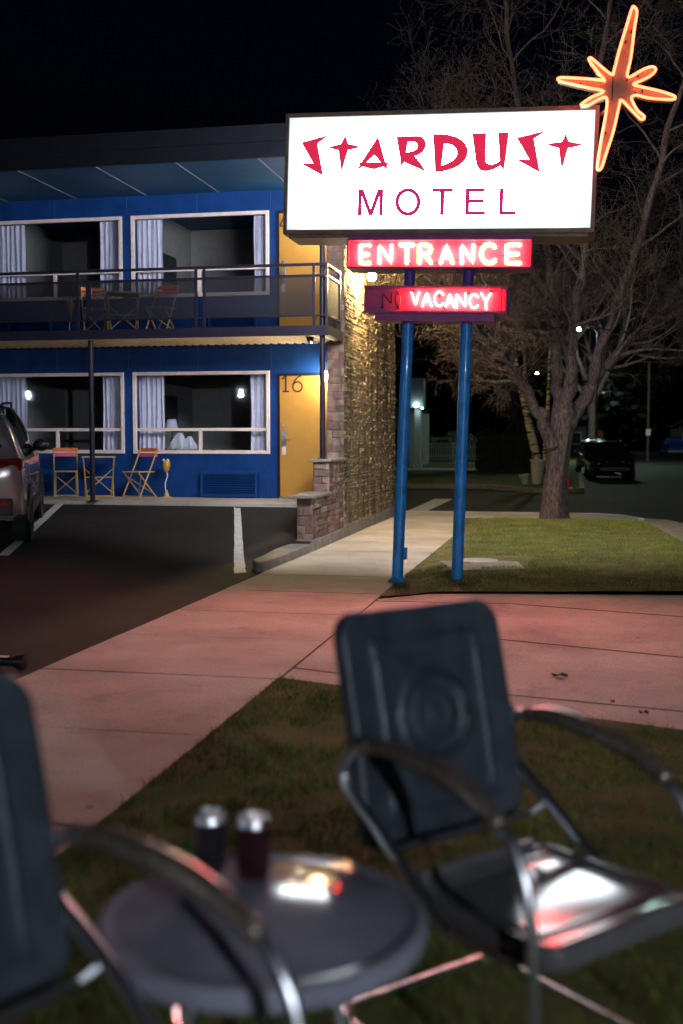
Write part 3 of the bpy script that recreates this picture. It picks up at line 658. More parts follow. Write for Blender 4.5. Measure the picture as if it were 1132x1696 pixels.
c = copy_tree(proto_c); c['label'] = 'folding chair turned side on, right of the ground floor cafe table'; put(c, 230, FZ, 18.35, 158)
def upx(x, y, z, u): return at_u(x, y, u)[0]
for src, x, f, lab in ((proto_c, 157, 212, 'upstairs folding chair on the left, seen through the balcony railing'), (proto_c, 267, 172, 'upstairs folding chair on the right, turned a little, on the balcony'), (proto_t, 204, 26, 'upstairs yellow folding table between two chairs on the balcony')):
    c = copy_tree(src); c['label'] = lab; P = at_u(x, 500, 18.3); c.location = W(P[0], 18.3, F2); c.rotation_euler = (0, 0, -TH+R(f))
def ashtray(x, z, lab, first=None):
    P = at_u(x, 790 if z < 1 else 510, 18.6)
    if first: c = copy_tree(first); c['label'] = lab; c.location = W(P[0], 18.6, z); return c
    o = bpy.data.objects.new('ashtray_stand', None); C.objects.link(o); tag(o, lab, 'ashtray stand', 'ashtray stands by the motel rooms'); o.location = W(P[0], 18.6, z); o.rotation_euler = (0, 0, -TH)
    MB().lathe([(.012,.45),(.04,.47),(.068,.55),(.07,.60),(.05,.645),(.03,.65)], (0,0,0), 18).build('bowl', M_orslat if False else pm('amber_bowl',(.55,.28,.05),.3,var=.3,scale=20), o, smooth=True)
    mb = MB(); mb.ball((-.035,-.03,.655), .024, 8); mb.ball((.035,-.03,.655), .024, 8); mb.build('knob', M_frame, o, smooth=True)
    MB().tube(catmull([(0,0,.46),(.02,0,.38),(-.018,0,.27),(-.02,0,.16),(-.005,0,.08)], 5), .008, 8).build('stem', M_frame, o, smooth=True)
    MB().lathe([(.11,.0),(.11,.012),(.05,.03),(.02,.12),(.008,.14)], (0,0,0), 20).build('base', M_yellow, o, smooth=True)
    return o
a = ashtray(276, FZ, 'yellow ashtray stand on a bent pale stem, beside the air conditioner'); ashtray(117, F2, 'yellow ashtray stand upstairs at the left end of the balcony chairs', a)
# ================================================================ SIGN
SA = R(1.7); SV0 = -1.648; SU = 12.6
sign = empty('motel_sign', (SV0, SU, 0), 'lit white motel sign on two leaning blue poles with neon boxes and an orange star', 'sign', rot=(0, SA, -TH))
def sp(x, y, w=0):
    v, u, z = at_u(x, y, SU-w); dv = v-SV0
    return (dv*math.cos(SA)-z*math.sin(SA), dv*math.sin(SA)+z*math.cos(SA))
def sb(mb, name, mat, par=None, **k): return mb.build(name, mat, par or sign, **k)
x0, z1 = sp(475,188.4); x1, z0 = sp(987.3,387.2)
x0, x1, z0, z1 = -1.735, 1.705, 3.905, 5.24
mb = MB(); bx = MB()
bx.box((x0,.0,z1-.05),(x1,.60,z1)); bx.box((x0,.0,z0),(x1,.60,z0+.05)); bx.box((x0,.0,z0+.05),(x0+.045,.60,z1-.05)); bx.box((x1-.045,.0,z0+.05),(x1,.60,z1-.05))
cab = sb(bx, 'sign_cabinet', M_can, bevel=.006)
def facemat():
    m, t, b = nt('lit_sign_face'); N = t.nodes; L = t.links
    b.inputs['Base Color'].default_value = (.6,.6,.6,1); b.inputs['Roughness'].default_value = .3
    tc = N.new('ShaderNodeTexCoord'); sx = N.new('ShaderNodeSeparateXYZ'); L.new(tc.outputs['Object'], sx.inputs[0])
    def edge(sock, c, h):
        a = N.new('ShaderNodeMath'); a.operation = 'SUBTRACT'; L.new(sock, a.inputs[0]); a.inputs[1].default_value = c
        d = N.new('ShaderNodeMath'); d.operation = 'ABSOLUTE'; L.new(a.outputs[0], d.inputs[0])
        e = N.new('ShaderNodeMapRange'); e.inputs[1].default_value = h-.24; e.inputs[2].default_value = h; e.inputs[3].default_value = 1; e.inputs[4].default_value = 0; e.interpolation_type = 'SMOOTHSTEP'; L.new(d.outputs[0], e.inputs[0]); return e
    ex = edge(sx.outputs['X'], -.015, 1.685); ez = edge(sx.outputs['Z'], 4.57, .635)
    mu = N.new('ShaderNodeMath'); mu.operation = 'MULTIPLY'; L.new(ex.outputs[0], mu.inputs[0]); L.new(ez.outputs[0], mu.inputs[1])
    st_ = N.new('ShaderNodeMapRange'); st_.inputs[3].default_value = .24; st_.inputs[4].default_value = 6.0; L.new(mu.outputs[0], st_.inputs[0])
    cm = N.new('ShaderNodeMix'); cm.data_type = 'RGBA'; cm.inputs[6].default_value = (.66,.82,.93,1); cm.inputs[7].default_value = (.88,.95,1,1); L.new(mu.outputs[0], cm.inputs[0])
    L.new(cm.outputs[2], b.inputs['Emission Color']); L.new(st_.outputs[0], b.inputs['Emission Strength']); return m
M_face = facemat()
for y, m_ in ((.018, M_face), (.582, em('lit_rear_face',(.92,.95,1),13))):
    mb = MB(); mb.box((x0+.045,y-.006,z0+.05),(x1-.045,y+.006,z1-.05)); sb(mb, 'lit_face', m_, cab)
mb = MB()
for zz in (z0-.0,): mb.box((x0+.06,.05,z0-.035),(x1-.06,.55,z0-.001))
sb(mb, 'cabinet_underside', M_can, cab)
def z4(p): return (470+p[0]/3.903, 170+p[1]/3.903)
def z5(p): return (740+p[0]/4.043, 170+p[1]/4.043)
def grow_outline(P, d):
    n = len(P); ar = sum(P[i][0]*P[(i+1) % n][1]-P[(i+1) % n][0]*P[i][1] for i in range(n)); sg = 1 if ar > 0 else -1; out = []
    for i in range(n):
        a, b, c = Vector(P[i-1]), Vector(P[i]), Vector(P[(i+1) % n]); t1 = (b-a).normalized(); t2 = (c-b).normalized()
        n1 = Vector((t1.y, -t1.x))*sg; n2 = Vector((t2.y, -t2.x))*sg; m = n1+n2
        m = m/max(m.length_squared*.5, .5) if m.length > 1e-6 else n1
        out.append((b.x+m.x*d, b.y+m.y*d))
    return out
def letter(outer, hole, name, mat, f):
    import bmesh
    P = grow_outline([sp(*f(p), .0) for p in outer], .008)
    bm = bmesh.new(); loops = [P]+([grow_outline([sp(*f(p), .0) for p in hole], -.008)] if hole else [])
    edges = []
    for lp in loops:
        vs = [bm.verts.new((a[0], .007, a[1])) for a in lp]
        edges += [bm.edges.new((vs[i], vs[(i+1) % len(vs)])) for i in range(len(vs))]
    bmesh.ops.triangle_fill(bm, use_beauty=True, use_dissolve=False, edges=edges)
    r = bmesh.ops.extrude_face_region(bm, geom=bm.faces[:]); bmesh.ops.translate(bm, vec=(0,.004,0), verts=[e for e in r['geom'] if isinstance(e, bmesh.types.BMVert)])
    bmesh.ops.recalc_face_normals(bm, faces=bm.faces)
    me = bpy.data.meshes.new(name); bm.to_mesh(me); bm.free(); me.materials.append(mat)
    o = bpy.data.objects.new(name, me); C.objects.link(o); o.parent = cab
I = lambda p: p
S1 = [(301,204),(120,258),(196,396),(101,388),(252,468),(214,262)]
T1 = [(398,212),(415,268),(450,276),(508,285),(455,294),(412,303),(373,455),(357,303),(320,296),(276,287),(330,279),(374,268)]
A1 = [(610,222),(655,389),(690,392),(662,403),(680,442),(645,408),(583,427),(508,408),(473,440),(497,402),(480,393),(503,389)]
A1h = [(587,332),(633,387),(530,387)]
R1 = [(733,223),(800,219),(860,217),(890,222),(910,240),(917,262),(915,285),(900,312),(875,330),(840,343),(880,390),(922,445),(850,412),(773,376),(762,437),(752,330)]
R1h = [(800,248),(845,247),(862,256),(870,275),(865,297),(840,315),(787,325)]
D1 = [(718.5,222.5),(730,222.5),(742,223.6),(755,227.3),(764,232),(770,238.5),(774,246),(774.3,252),(772.5,259),(768,266),(759,273.5),(750,278),(740,281.2),(731,283),(721.9,283.8)]
D1h = [(735.2,236.6),(743,236.8),(750,239.2),(756,244.5),(758.7,252),(757,259.5),(751,266),(741,271.5),(730,275.6)]
U1 = [(175,206),(218,206),(262,205),(258,300),(256,385),(262,402),(275,412),(300,417),(325,411),(345,400),(360,390),(355,300),(348,203),(413,202),(398,330),(383,453),(362,414),(340,430),(310,443),(270,454),(245,453),(225,447),(210,428),(200,395),(188,300)]
S2 = [(683,180),(476,236),(560,384),(455,375),(622,462),(580,238)]
T2 = [(798,203),(815,262),(860,270),(920,279),(865,290),(810,300),(770,457),(755,300),(710,289),(664,278),(720,270),(775,264)]
for nm, o_, h_, f in (('letter',S1,None,z4),('letter',T1,None,z4),('letter',A1,A1h,z4),('letter',R1,R1h,z4),('letter',D1,D1h,I),('letter',U1,None,z5),('letter',S2,None,z5),('letter',T2,None,z5)): letter(o_, h_, nm, M_red, f)
Mx = [(487,562),(514,562),(562,694),(611,562),(641,562),(637,724),(619,724),(621,600),(571,724),(552,724),(504,600),(500,724),(481,724)]
Oo = [(803+79*math.cos(a), 641+87*math.sin(a)) for a in [k*PI/16 for k in range(32)]]; Oh = [(803+61*math.cos(a), 641+69*math.sin(a)) for a in [k*PI/16 for k in range(32)]]
Tt = [(963,557),(1092,557),(1092,573),(1037,573),(1032,722),(1013,722),(1017,573),(963,573)]
Ee = [(132,576),(254,575),(254,590),(150,591),(149,651),(245,650),(245,665),(148,666),(146,731),(254,730),(254,746),(126,746)]
Ll = [(360,575),(378,575),(373,730),(461,730),(461,746),(354,746)]
for o_, h_, f in ((Mx,None,z4),(Oo,Oh,z4),(Tt,None,z4),(Ee,None,z5),(Ll,None,z5)): letter(o_, h_, 'letter', M_magenta, f)
# poles
for xb, xt in ((658,676),(757,773)):
    a = sp(xb,967,-.2); zc_ = 3.0
    s0 = sp(xb,965,-.2)[0]; s1 = sp(xt,540,-.2)[0]
    mb = MB(); mb.tube([(s0,.2,-.06),(lerp(s0,s1,.5),.2,1.45),(s1,.2,2.93)], .066, 20); p_ = sb(mb, 'pole', M_pole, smooth=True)
    mb = MB(); mb.tube([(s1,.2,2.93),(s1+.004,.2,3.92)], .06, 16); mb.build('upper_pole', M_purple, p_, smooth=True)
    mb = MB(); mb.lathe([(.10,.0),(.10,.02),(.07,.05),(.067,.06)], (s0,.2,0), 20); mb.build('collar', M_pole, p_, smooth=True)
    if xb == 658: mb = MB(); q = sp(670,916,-.2); mb.box((q[0]-.005,.14,q[1]-.07),(q[0]+.03,.24,q[1]+.07)); mb.build('junction_box', M_pole, p_, bevel=.005)
# neon boxes
def pan(name, px, yb, depth, side):
    (ax, ay), (bx_, by) = px
    a = sp(ax, ay, -yb); b = sp(bx_, by, -yb)
    X0, Z1 = a; X1, Z0 = b
    mb = MB(); t = .02
    mb.box((X0,yb+.07,Z0),(X1,yb+depth,Z1)); mb.box((X0,yb,Z0),(X1,yb+.069,Z0+t)); mb.box((X0,yb,Z1-t),(X1,yb+.069,Z1)); mb.box((X0,yb,Z0+t),(X0+t,yb+.069,Z1-t)); mb.box((X1-t,yb,Z0+t),(X1,yb+.069,Z1-t))
    return sb(mb, name, M_pan, bevel=.003), X0, X1, Z0, Z1
ent, *_e = pan('entrance_box', ((575.5,395.5),(881,444)), 0.0, .42, 0)
mb = MB(); a = sp(577,387.5); b = sp(879,395); mb.box((a[0]+.01,.04,_e[3]),(b[0],.38,3.91)); mb.build('neck', M_pan, ent)
vac, *_v = pan('vacancy_box', ((604,475),(840,518)), -.02, .42, 0)
mb = MB(); mb.box((_v[0]+.12,.03,_v[2]-.09),(_v[1]-.14,.37,_v[2]-.001)); mb.build('lower_bracket', M_pan, vac)
mb = MB(); mb.box((_v[0]+.25,.1,_v[3]+.001),(_v[0]+.62,.32,_v[3]+.02)); mb.box((_v[1]-.6,.1,_v[3]+.001),(_v[1]-.2,.32,_v[3]+.02)); mb.build('mounting_plate', M_purple, vac)
mb = MB(); a = sp(754,450,-.2); mb.tube([(a[0],.2,_v[3]),(a[0]-.005,.2,_e[2]+.0)], .012, 8); mb.build('conduit', M_pan, vac)
# rim around the vacancy pan
mb = MB(); y = -.02
mb.box((_v[0]-.012,y-.012,_v[2]-.012),(_v[1]+.012,y+.012,_v[2]-.0005)); mb.box((_v[0]-.012,y-.012,_v[3]+.0005),(_v[1]+.012,y+.012,_v[3]+.012)); mb.box((_v[1]-.07,y-.012,_v[2]),(_v[1]-.055,y+.012,_v[3])); mb.build('rim', M_pan, vac)
def zn(x, y): return (560+x/3.33, 380+y/3.33)
LET = {
 'E': [[(1,1),(0,1),(0,0),(1,0)],[(0,.5),(.85,.5)]],
 'N': [[(0,0),(0,1),(1,0),(1,1)]],
 'T': [[(0,1),(1,1)],[(.5,1),(.5,0)]],
 'R': [[(0,0),(0,1),(.6,1),(.9,.92),(1,.77),(.9,.6),(.6,.5),(0,.5)],[(.5,.5),(1,0)]],
 'A': [[(0,0),(.5,1),(1,0)],[(.2,.35),(.8,.35)]],
 'C': [[(1,.82),(.85,.95),(.6,1),(.35,.96),(.12,.78),(.02,.5),(.12,.22),(.35,.04),(.6,0),(.85,.05),(1,.18)]],
 'V': [[(0,1),(.5,0),(1,1)]], 'Y': [[(0,1),(.5,.5),(1,1)],[(.5,.5),(.5,0)]],
 'O': [[(.5,1),(.15,.85),(0,.5),(.15,.15),(.5,0),(.85,.15),(1,.5),(.85,.85),(.5,1)]],
}
def neon(word, x0s, x1s, yt, yb, box, y, r, mat, painted, name='neon_letter', back=0):
    for ch, a, b, t, bt in zip(word, x0s, x1s, yt, yb):
        tb = MB(); pt = MB()
        for stroke in LET[ch]:
            P = [sp(*zn(lerp(a, b, q[0]), lerp(bt, t, q[1]))) for q in stroke]
            # dense, slightly rounded
            D = []
            for i, (p, q) in enumerate(zip(P, P[1:])):
                for k in range(6): D.append((lerp(p[0], q[0], k/6), lerp(p[1], q[1], k/6)))
            D.append(P[-1])
            for _ in range(1): D = [D[0]]+[((D[i-1][0]+2*D[i][0]+D[i+1][0])/4, (D[i-1][1]+2*D[i][1]+D[i+1][1])/4) for i in range(1, len(D)-1)]+[D[-1]]
            path = [(D[0][0], back, D[0][1])]+[(d[0], y, d[1]) for d in D]+[(D[-1][0], back, D[-1][1])]
            tb.tube(path, r, 8)
            if painted: ribbon(pt, P, painted, back-.001-.0007*LET[ch].index(stroke), .003)
        o = tb.build(name, mat, box, smooth=True)
        if painted: pt.build('painted_letter', M_cream, box)
neon('ENTRANCE', [118,224,338,445,562,680,785,928], [172,292,414,510,630,745,865,1005], [84,82,80,80,80,80,76,80], [182]*8, ent, .028, .0145, M_tubeR, .06, back=.069)
neon('VACANCY', [406,464,530,592,652,724,790], [446,514,578,640,704,770,842], [345,345,342,352,352,356,352], [418,420,422,424,428,432,436], vac, .012, .0085, M_tubeV, .0, back=.049)
neon('NO', [246,316], [296,344], [352,352], [412,424], vac, .012, .0075, M_tubeX, 0, name='unlit_neon_letter', back=.049)
# little black tube supports
mb = MB()
for (x, y) in ((155,95),(175,182),(300,90),(385,183),(497,182),(545,182),(655,165),(775,80),(905,140),(990,150),(985,85)):
    s_ = sp(*zn(x, y)); mb.box((s_[0]-.03,.045,s_[1]-.004),(s_[0]+.03,.055,s_[1]+.004))
mb.build('tube_support', M_black, ent)
mb = MB()
for (x, y) in ((245,428),(330,430),(585,428),(845,342),(410,340),(558,365),(715,350)):
    s_ = sp(*zn(x, y)); mb.lathe([(.012,.0),(.014,.05)], (s_[0],-.0,s_[1]), 10, 'y')
mb.build('tube_housing', M_black, vac, smooth=True)
# star
def zs(p): return (860+p[0]/4.1618, p[1]/4.1618)
ST = [(795,48),(812,85),(795,200),(770,400),(746,512),(765,530),(850,482),(915,460),(942,478),(915,515),(850,552),(788,580),(850,600),(960,625),(1055,655),(1076,672),(1050,686),(900,676),(810,656),(775,672),(790,715),(820,765),(862,800),(855,822),(832,815),(765,748),(705,690),(690,730),(650,905),(600,1060),(572,1150),(553,1170),(541,1150),(565,980),(603,760),(600,672),(540,690),(480,722),(425,724),(500,670),(585,630),(480,605),(370,580),(285,560),(268,543),(300,535),(430,541),(560,552),(592,556),(540,492),(490,425),(484,400),(505,405),(570,462),(640,514),(655,485),(690,350),(735,200),(778,60)]
SF = -.16
outl = [sp(*zs(p), .16) for p in ST]
import bmesh
bm = bmesh.new(); vs = [bm.verts.new((p[0], SF+.05, p[1])) for p in outl]; ed = [bm.edges.new((vs[i], vs[(i+1) % len(vs)])) for i in range(len(vs))]
bmesh.ops.triangle_fill(bm, use_beauty=True, edges=ed)
r_ = bmesh.ops.extrude_face_region(bm, geom=bm.faces[:]); bmesh.ops.translate(bm, vec=(0,.09,0), verts=[e for e in r_['geom'] if isinstance(e, bmesh.types.BMVert)]); bmesh.ops.recalc_face_normals(bm, faces=bm.faces)
me = bpy.data.meshes.new('neon_star'); bm.to_mesh(me); bm.free(); me.materials.append(M_orange); star = bpy.data.objects.new('neon_star', me); C.objects.link(star); star.parent = sign
segs = [ST[:]]
path = [(p[0], SF, p[1]) for p in outl]
sm = path
n_ = len(sm); dens_ = catmull(sm, 4, closed=True)
MB().tube(dens_, .0145, 8, closed=True).build('star_tube', M_tubeO, star, smooth=True)
mb = MB()
for (x, y) in ((775,215),(655,445),(425,578),(820,520),(735,285),(597,915),(850,625),(800,640),(745,545)):
    s_ = sp(*zs((x, y)), .16); mb.box((s_[0]-.008,SF-.018,s_[1]-.006),(s_[0]+.008,SF+.05,s_[1]+.006))
mb.build('tube_support', M_black, star)
s_ = sp(*zs((645,600)), .16); mb = MB(); mb.box((s_[0]-.005,SF+.042,s_[1]-.13),(s_[0]+.005,SF+.05,s_[1]+.13)); mb.build('seam', M_black, star)
s_ = sp(*zs((780,760)), .0); mb = MB(); mb.tube([(s_[0]+.12,.0,s_[1]-.12),(s_[0]-.1,.02,s_[1]+.15)], .03, 8); mb.tube([(s_[0]-.25,-.06,s_[1]),(s_[0]-.42,.2,s_[1]-.05)], .02, 8); mb.build('star_bracket', M_can, star, smooth=True)
# ================================================================ TREES
rt_ = random.Random(21)
def rv(): return Vector((rt_.gauss(0,1), rt_.gauss(0,1), rt_.gauss(0,1)))
def grow(mb, tw, p, d, ln, r, lev, maxlev, droop=0.0, kids_=(7,6,6,4)):
    n = 7 if lev < 2 else (5 if lev < maxlev else 4)
    P = [p.copy()]; rr = [r]; dd = d.normalized(); pts = [(p.copy(), dd.copy())]
    for i in range(n):
        dd = (dd + rv()*(.16 if lev < 2 else .24) + Vector((0,0,.05-droop))).normalized()
        p = p+dd*(ln/n); P.append(p.copy()); rr.append(max(.0034, r*(1-(i+1)/n*.78))); pts.append((p.copy(), dd.copy()))
    (mb if lev <= 1 else tw).tube(P, rr, 7 if lev <= 1 else (4 if lev < maxlev else 3), cap=False)
    if lev >= maxlev:
        if rt_.random() < .8:
            q = P[-1]; s = rt_.uniform(.006, .013); tw.add([q+Vector((s,0,0)), q+Vector((-s*.5,s,0)), q+Vector((-s*.5,-s,0)), q+Vector((0,0,s*1.6))], [(0,1,2),(0,1,3),(1,2,3),(2,0,3)])
        return
    for k in range(kids_[min(lev, len(kids_)-1)]):
        i = rt_.randint(2, n); q, e = pts[i]
        side = rv(); side = (side-e*side.dot(e)).normalized()
        nd = (e*.75+side*rt_.uniform(.5, 1.1)).normalized()
        grow(mb, tw, q, nd, ln*rt_.uniform(.42, .68), rr[i]*rt_.uniform(.45, .7), lev+1, maxlev, droop, kids_)
def limb(mb, tw, pts, r0, r1, nb, bl, maxlev, start=.3, droop=0, kids_=(7,6,6,4)):
    P = catmull([Vector(p) for p in pts], 5); k = len(P); rr = [lerp(r0, r1, (i/(k-1))**.8) for i in range(k)]
    P = [p+rv()*.03 for p in P[:-1]]+[P[-1]]
    rr = [q*rt_.uniform(.86, 1.16) for q in rr]
    mb.tube(catmull(P, 2), [rr[min(int(i/2), k-1)] for i in range(2*(k-1)+1)], 11, cap=False)
    nb = int(nb*1.5)
    for j in range(nb):
        i = int(lerp(start, 1, (j+rt_.random())/nb)*(k-1)); e = (P[min(i+1,k-1)]-P[max(i-1,0)]).normalized(); side = rv(); side = (side-e*side.dot(e)).normalized()
        grow(mb, tw, P[i], (e*.55+side*.9+Vector((0,0,.2))).normalized(), bl*rt_.uniform(.6, 1.2), max(.012, rr[i]*.42), 1, maxlev, droop, kids_)
TO = (-.39,23.16,0)
tree = empty('bare_tree', TO, 'large bare street tree with a forked mossy trunk on the lawn', 'tree')
tm, tw = MB(), MB()
tr = MB(); tp = [(-.39,23.16,-.05),(-.395,23.16,.12),(-.39,23.17,.5),(-.36,23.17,1.0),(-.31,23.18,1.5),(-.26,23.2,1.95),(-.22,23.22,2.35)]; trr = [.34,.275,.235,.215,.23,.26,.21]
nn = 20; vs = []
TPc = catmull(tp, 4); 
for i, q in enumerate(TPc):
    r0 = trr[min(len(trr)-1, int(i/4))]; r1 = trr[min(len(trr)-1, int(i/4)+1)]; r = lerp(r0, r1, (i % 4)/4)
    for j in range(nn):
        a = 2*PI*j/nn; rr_ = r*(1+.07*math.sin(a*5+1)+.05*math.sin(a*9+i*.2)+.05*noise.noise(Vector((math.cos(a)*2, math.sin(a)*2, i*.3)))); vs.append((q.x+rr_*math.cos(a), q.y+rr_*math.sin(a), q.z))
k = len(TPc); tr.add(vs, [(i*nn+j, i*nn+(j+1) % nn, (i+1)*nn+(j+1) % nn, (i+1)*nn+j) for i in range(k-1) for j in range(nn)])
limb(tr, tw, [(-.38,23.15,1.35),(-.62,22.9,1.95),(-.95,22.65,2.55),(-1.22,22.5,3.05),(-1.42,22.4,3.8),(-1.85,22.2,4.9),(-2.2,22.2,6.2)], .155, .035, 17, 1.5, 4, .35)
limb(tr, tw, [(-.30,23.2,1.9),(-.38,23.35,2.9),(-.45,23.5,4.2),(-.7,23.6,6.0),(-1.2,23.6,8.2),(-1.5,23.5,10.5)], .15, .035, 13, 1.7, 4, .3)
limb(tr, tw, [(-.22,23.2,2.0),(-.10,23.1,2.8),(-.05,22.9,3.8),(.15,22.6,5.5),(.3,22.3,8),(.6,22,10)], .155, .035, 13, 1.7, 4, .3)
limb(tr, tw, [(-.15,23.2,1.9),(.18,23.35,2.45),(.45,23.5,2.95),(.9,23.8,3.45),(1.5,24,4.0),(2.2,24,5.0),(3.1,24.2,6.6)], .155, .04, 16, 1.7, 4, .3)
limb(tr, tw, [(.3,23.4,2.7),(.45,23.2,3.4),(.9,22.9,4.6),(1.4,22.6,6.4),(2.0,22.4,8.6)], .13, .04, 12, 1.6, 4, .3)
limb(tr, tw, [(-1.2,22.5,3.0),(-1.7,22.0,3.5),(-2.3,21.6,4.0),(-2.8,21.3,4.7)], .08, .02, 13, 1.05, 4, .2, -.0)
limb(tr, tw, [(-.9,22.7,2.5),(-1.3,21.9,3.2),(-1.6,21.3,3.6)], .06, .02, 9, .9, 4, .3, .06)
limb(tr, tw, [(-.45,23.5,4.2),(-1.2,23.0,5.6),(-2.2,22.8,6.9),(-3.0,22.6,7.6)], .09, .025, 11, 1.4, 4, .3)
limb(tr, tw, [(1.5,24,4.0),(2.4,23.2,4.2),(3.3,22.8,4.0)], .08, .025, 9, 1.2, 4, .3, .05)
tr.build('trunk', M_bark, tree, org=TO, smooth=True)
tm.v and tm.build('branch', M_bark, tree, org=TO)
tw.build('crown', M_twig, tree, org=TO, fix=False)
print('TWIG FACES', len(tw.f))
def bgtree(v, u, h, sp_, lab, seed, mat=M_twig, lev=3):
    global rt_
    rt_ = random.Random(seed); org = (v,u,0); o = empty('bare_tree', org, lab, 'tree', 'bare trees beyond the street')
    t, w = MB(), MB()
    t.tube([(v,u,-.1),(v+.1,u,h*.2),(v-.05,u,h*.38)], [h*.03,h*.024,h*.02], 10)
    for k in range(6):
        a = k*PI/3+rt_.random(); limb(t, w, [(v,u,h*.3),(v+sp_*.25*math.cos(a),u+sp_*.25*math.sin(a),h*.5),(v+sp_*.45*math.cos(a),u+sp_*.4*math.sin(a),h*.72),(v+sp_*.5*math.cos(a),u+sp_*.5*math.sin(a),h*.95)], h*.014, h*.003, 7, h*.17, lev, .15, 0, (4,5,4,3))
    t.build('trunk', M_bark, o, org=org, smooth=True); w.build('crown', mat, o, org=org, fix=False)
bgtree(-3.5,64,13,8,'bare tree behind the picket fence, leftmost beyond the street',1)
bgtree(1.2,88,14,9,'distant bare tree above the parked black car',2)
bgtree(12.5,58,13,10,'bare roadside tree at the right edge over the blue truck',3)
bgtree(-9.5,52,11,7,'bare tree rising close behind the stone wall of the motel',4)
# birch
BO = (-1.28,42.2,0); bo = empty('birch_tree', BO, 'leaning white birch with black marks beside the pale tubs', 'tree')
def birchmat():
    m, t, b = nt('birch_bark'); N = t.nodes; L = t.links; tc = N.new('ShaderNodeTexCoord'); mp = N.new('ShaderNodeMapping'); mp.inputs['Scale'].default_value = (1.2,1.2,6); L.new(tc.outputs['Object'], mp.inputs[0]); n = N.new('ShaderNodeTexNoise'); n.inputs['Scale'].default_value = 2; L.new(mp.outputs[0], n.inputs['Vector']); cr = N.new('ShaderNodeValToRGB'); cr.color_ramp.elements[0].position = .42; cr.color_ramp.elements[0].color = (.03,.025,.02,1); cr.color_ramp.elements[1].position = .5; cr.color_ramp.elements[1].color = (.55,.50,.36,1); L.new(n.outputs[0], cr.inputs[0]); L.new(cr.outputs[0], b.inputs['Base Color']); b.inputs['Roughness'].default_value = .8; return m
t, w = MB(), MB(); rt_ = random.Random(9)
t.tube(catmull([(-1.2,42.2,-.1),(-1.36,42.1,.9),(-1.62,42,2.0),(-1.85,42,3.0),(-2.2,42,4.6),(-2.4,42,7)], 4), [.19-.006*i for i in range(21)], 10)
t.tube([(-1.2,42.3,-.1),(-1.1,42.3,.6),(-1.0,42.4,2.5),(-.9,42.4,6)], [.12,.1,.08,.03], 8)
for k in range(9): grow(w, w, Vector((-1.9-.07*k,42,3.2+.45*k)), Vector((rt_.uniform(-1,1),rt_.uniform(-1,1),.5)), 1.8, .03, 2, 4, .12)
t.build('trunk', birchmat(), bo, org=BO, smooth=True); w.build('crown', M_twig, bo, org=BO, fix=False)
# far woods as one mass
rw = random.Random(5); mb = MB()
for k in range(26000):
    a = rw.random(); v = -60+120*rw.random(); u = 150+60*rw.random(); top = 13+7*noise.noise(Vector((v*.06, 3, u*.02))); z = top*rw.random()**.6
    s = rw.uniform(.3, 1.0); d = Vector((rw.gauss(0,1), rw.gauss(0,1), rw.gauss(0,1))).normalized()*s; e = d.orthogonal().normalized()*s*.6; q = Vector((v,u,z)); mb.add([q-d, q+e, q+d, q-e], [(0,1,2,3)])
tag(mb.build('woods', pm('far_foliage',(.008,.009,.005),.9,var=.5,scale=.4,island=.5), fix=False), 'dark mass of far-off trees closing the view down the street', 'trees', kind='stuff')
rw = random.Random(6)
def hedge(v0, v1, u, h, lab):
    mb = MB()
    for k in range(2600):
        v = rw.uniform(v0, v1); z = rw.random()*h*(.8+.3*noise.noise(Vector((v*.9, 0, u)))); uu = u+rw.uniform(-.6, .6); s = rw.uniform(.05, .16); d = Vector((rw.gauss(0,1), rw.gauss(0,1), rw.gauss(0,1))).normalized()*s; e = d.orthogonal().normalized()*s*.6; q = Vector((v,uu,z)); mb.add([q-d, q+e, q+d, q-e], [(0,1,2,3)])
    mb.box((v0+.1,u-.3,0),(v1-.1,u+.3,h*.6))
    tag(mb.build('hedge', pm('hedge_leaves',(.03,.035,.018),.9,var=.4,island=.4), org=((v0+v1)/2,u,0), fix=False), lab, 'hedge', 'hedges beyond the street')
hedge(-4.9,-1.6,58,2.6,'dark rounded hedge behind the leaning birch'); hedge(-10.5,-5.2,79,2.2,'dark hedge behind the white picket fence')
# ================================================================ THINGS BEYOND THE STREET
FO = (-7.8,75,0); o = empty('picket_fence', FO, 'white picket fence in the dark beyond the cross street', 'fence')
M_fw = pm('white_fence_paint', (.55,.55,.5), .7)
mb = MB(); 
for k in range(27): v = -9.8+k*.15; mb.plate([(v,74.98),(v+.085,74.98),(v+.085,75.0),(v,75.0)], .15, 1.30); mb.add([(v,74.98,1.30),(v+.085,74.98,1.30),(v+.0425,74.98,1.37),(v,75,1.30),(v+.085,75,1.30),(v+.0425,75,1.37)], [(0,1,2),(3,5,4),(0,2,5,3),(1,4,5,2)])
mb.build('picket', M_fw, o, org=FO)
mb = MB(); mb.box((-9.9,75.005,.4),(-5.8,75.05,.48)); mb.box((-9.9,75.005,1.0),(-5.8,75.05,1.08)); mb.build('rail', M_fw, o, org=FO)
for v in (-9.9,-7.85,-5.8): mb = MB(); mb.box((v-.06,75.06,0),(v+.06,75.18,1.35)); mb.build('post', M_fw, o, org=FO)
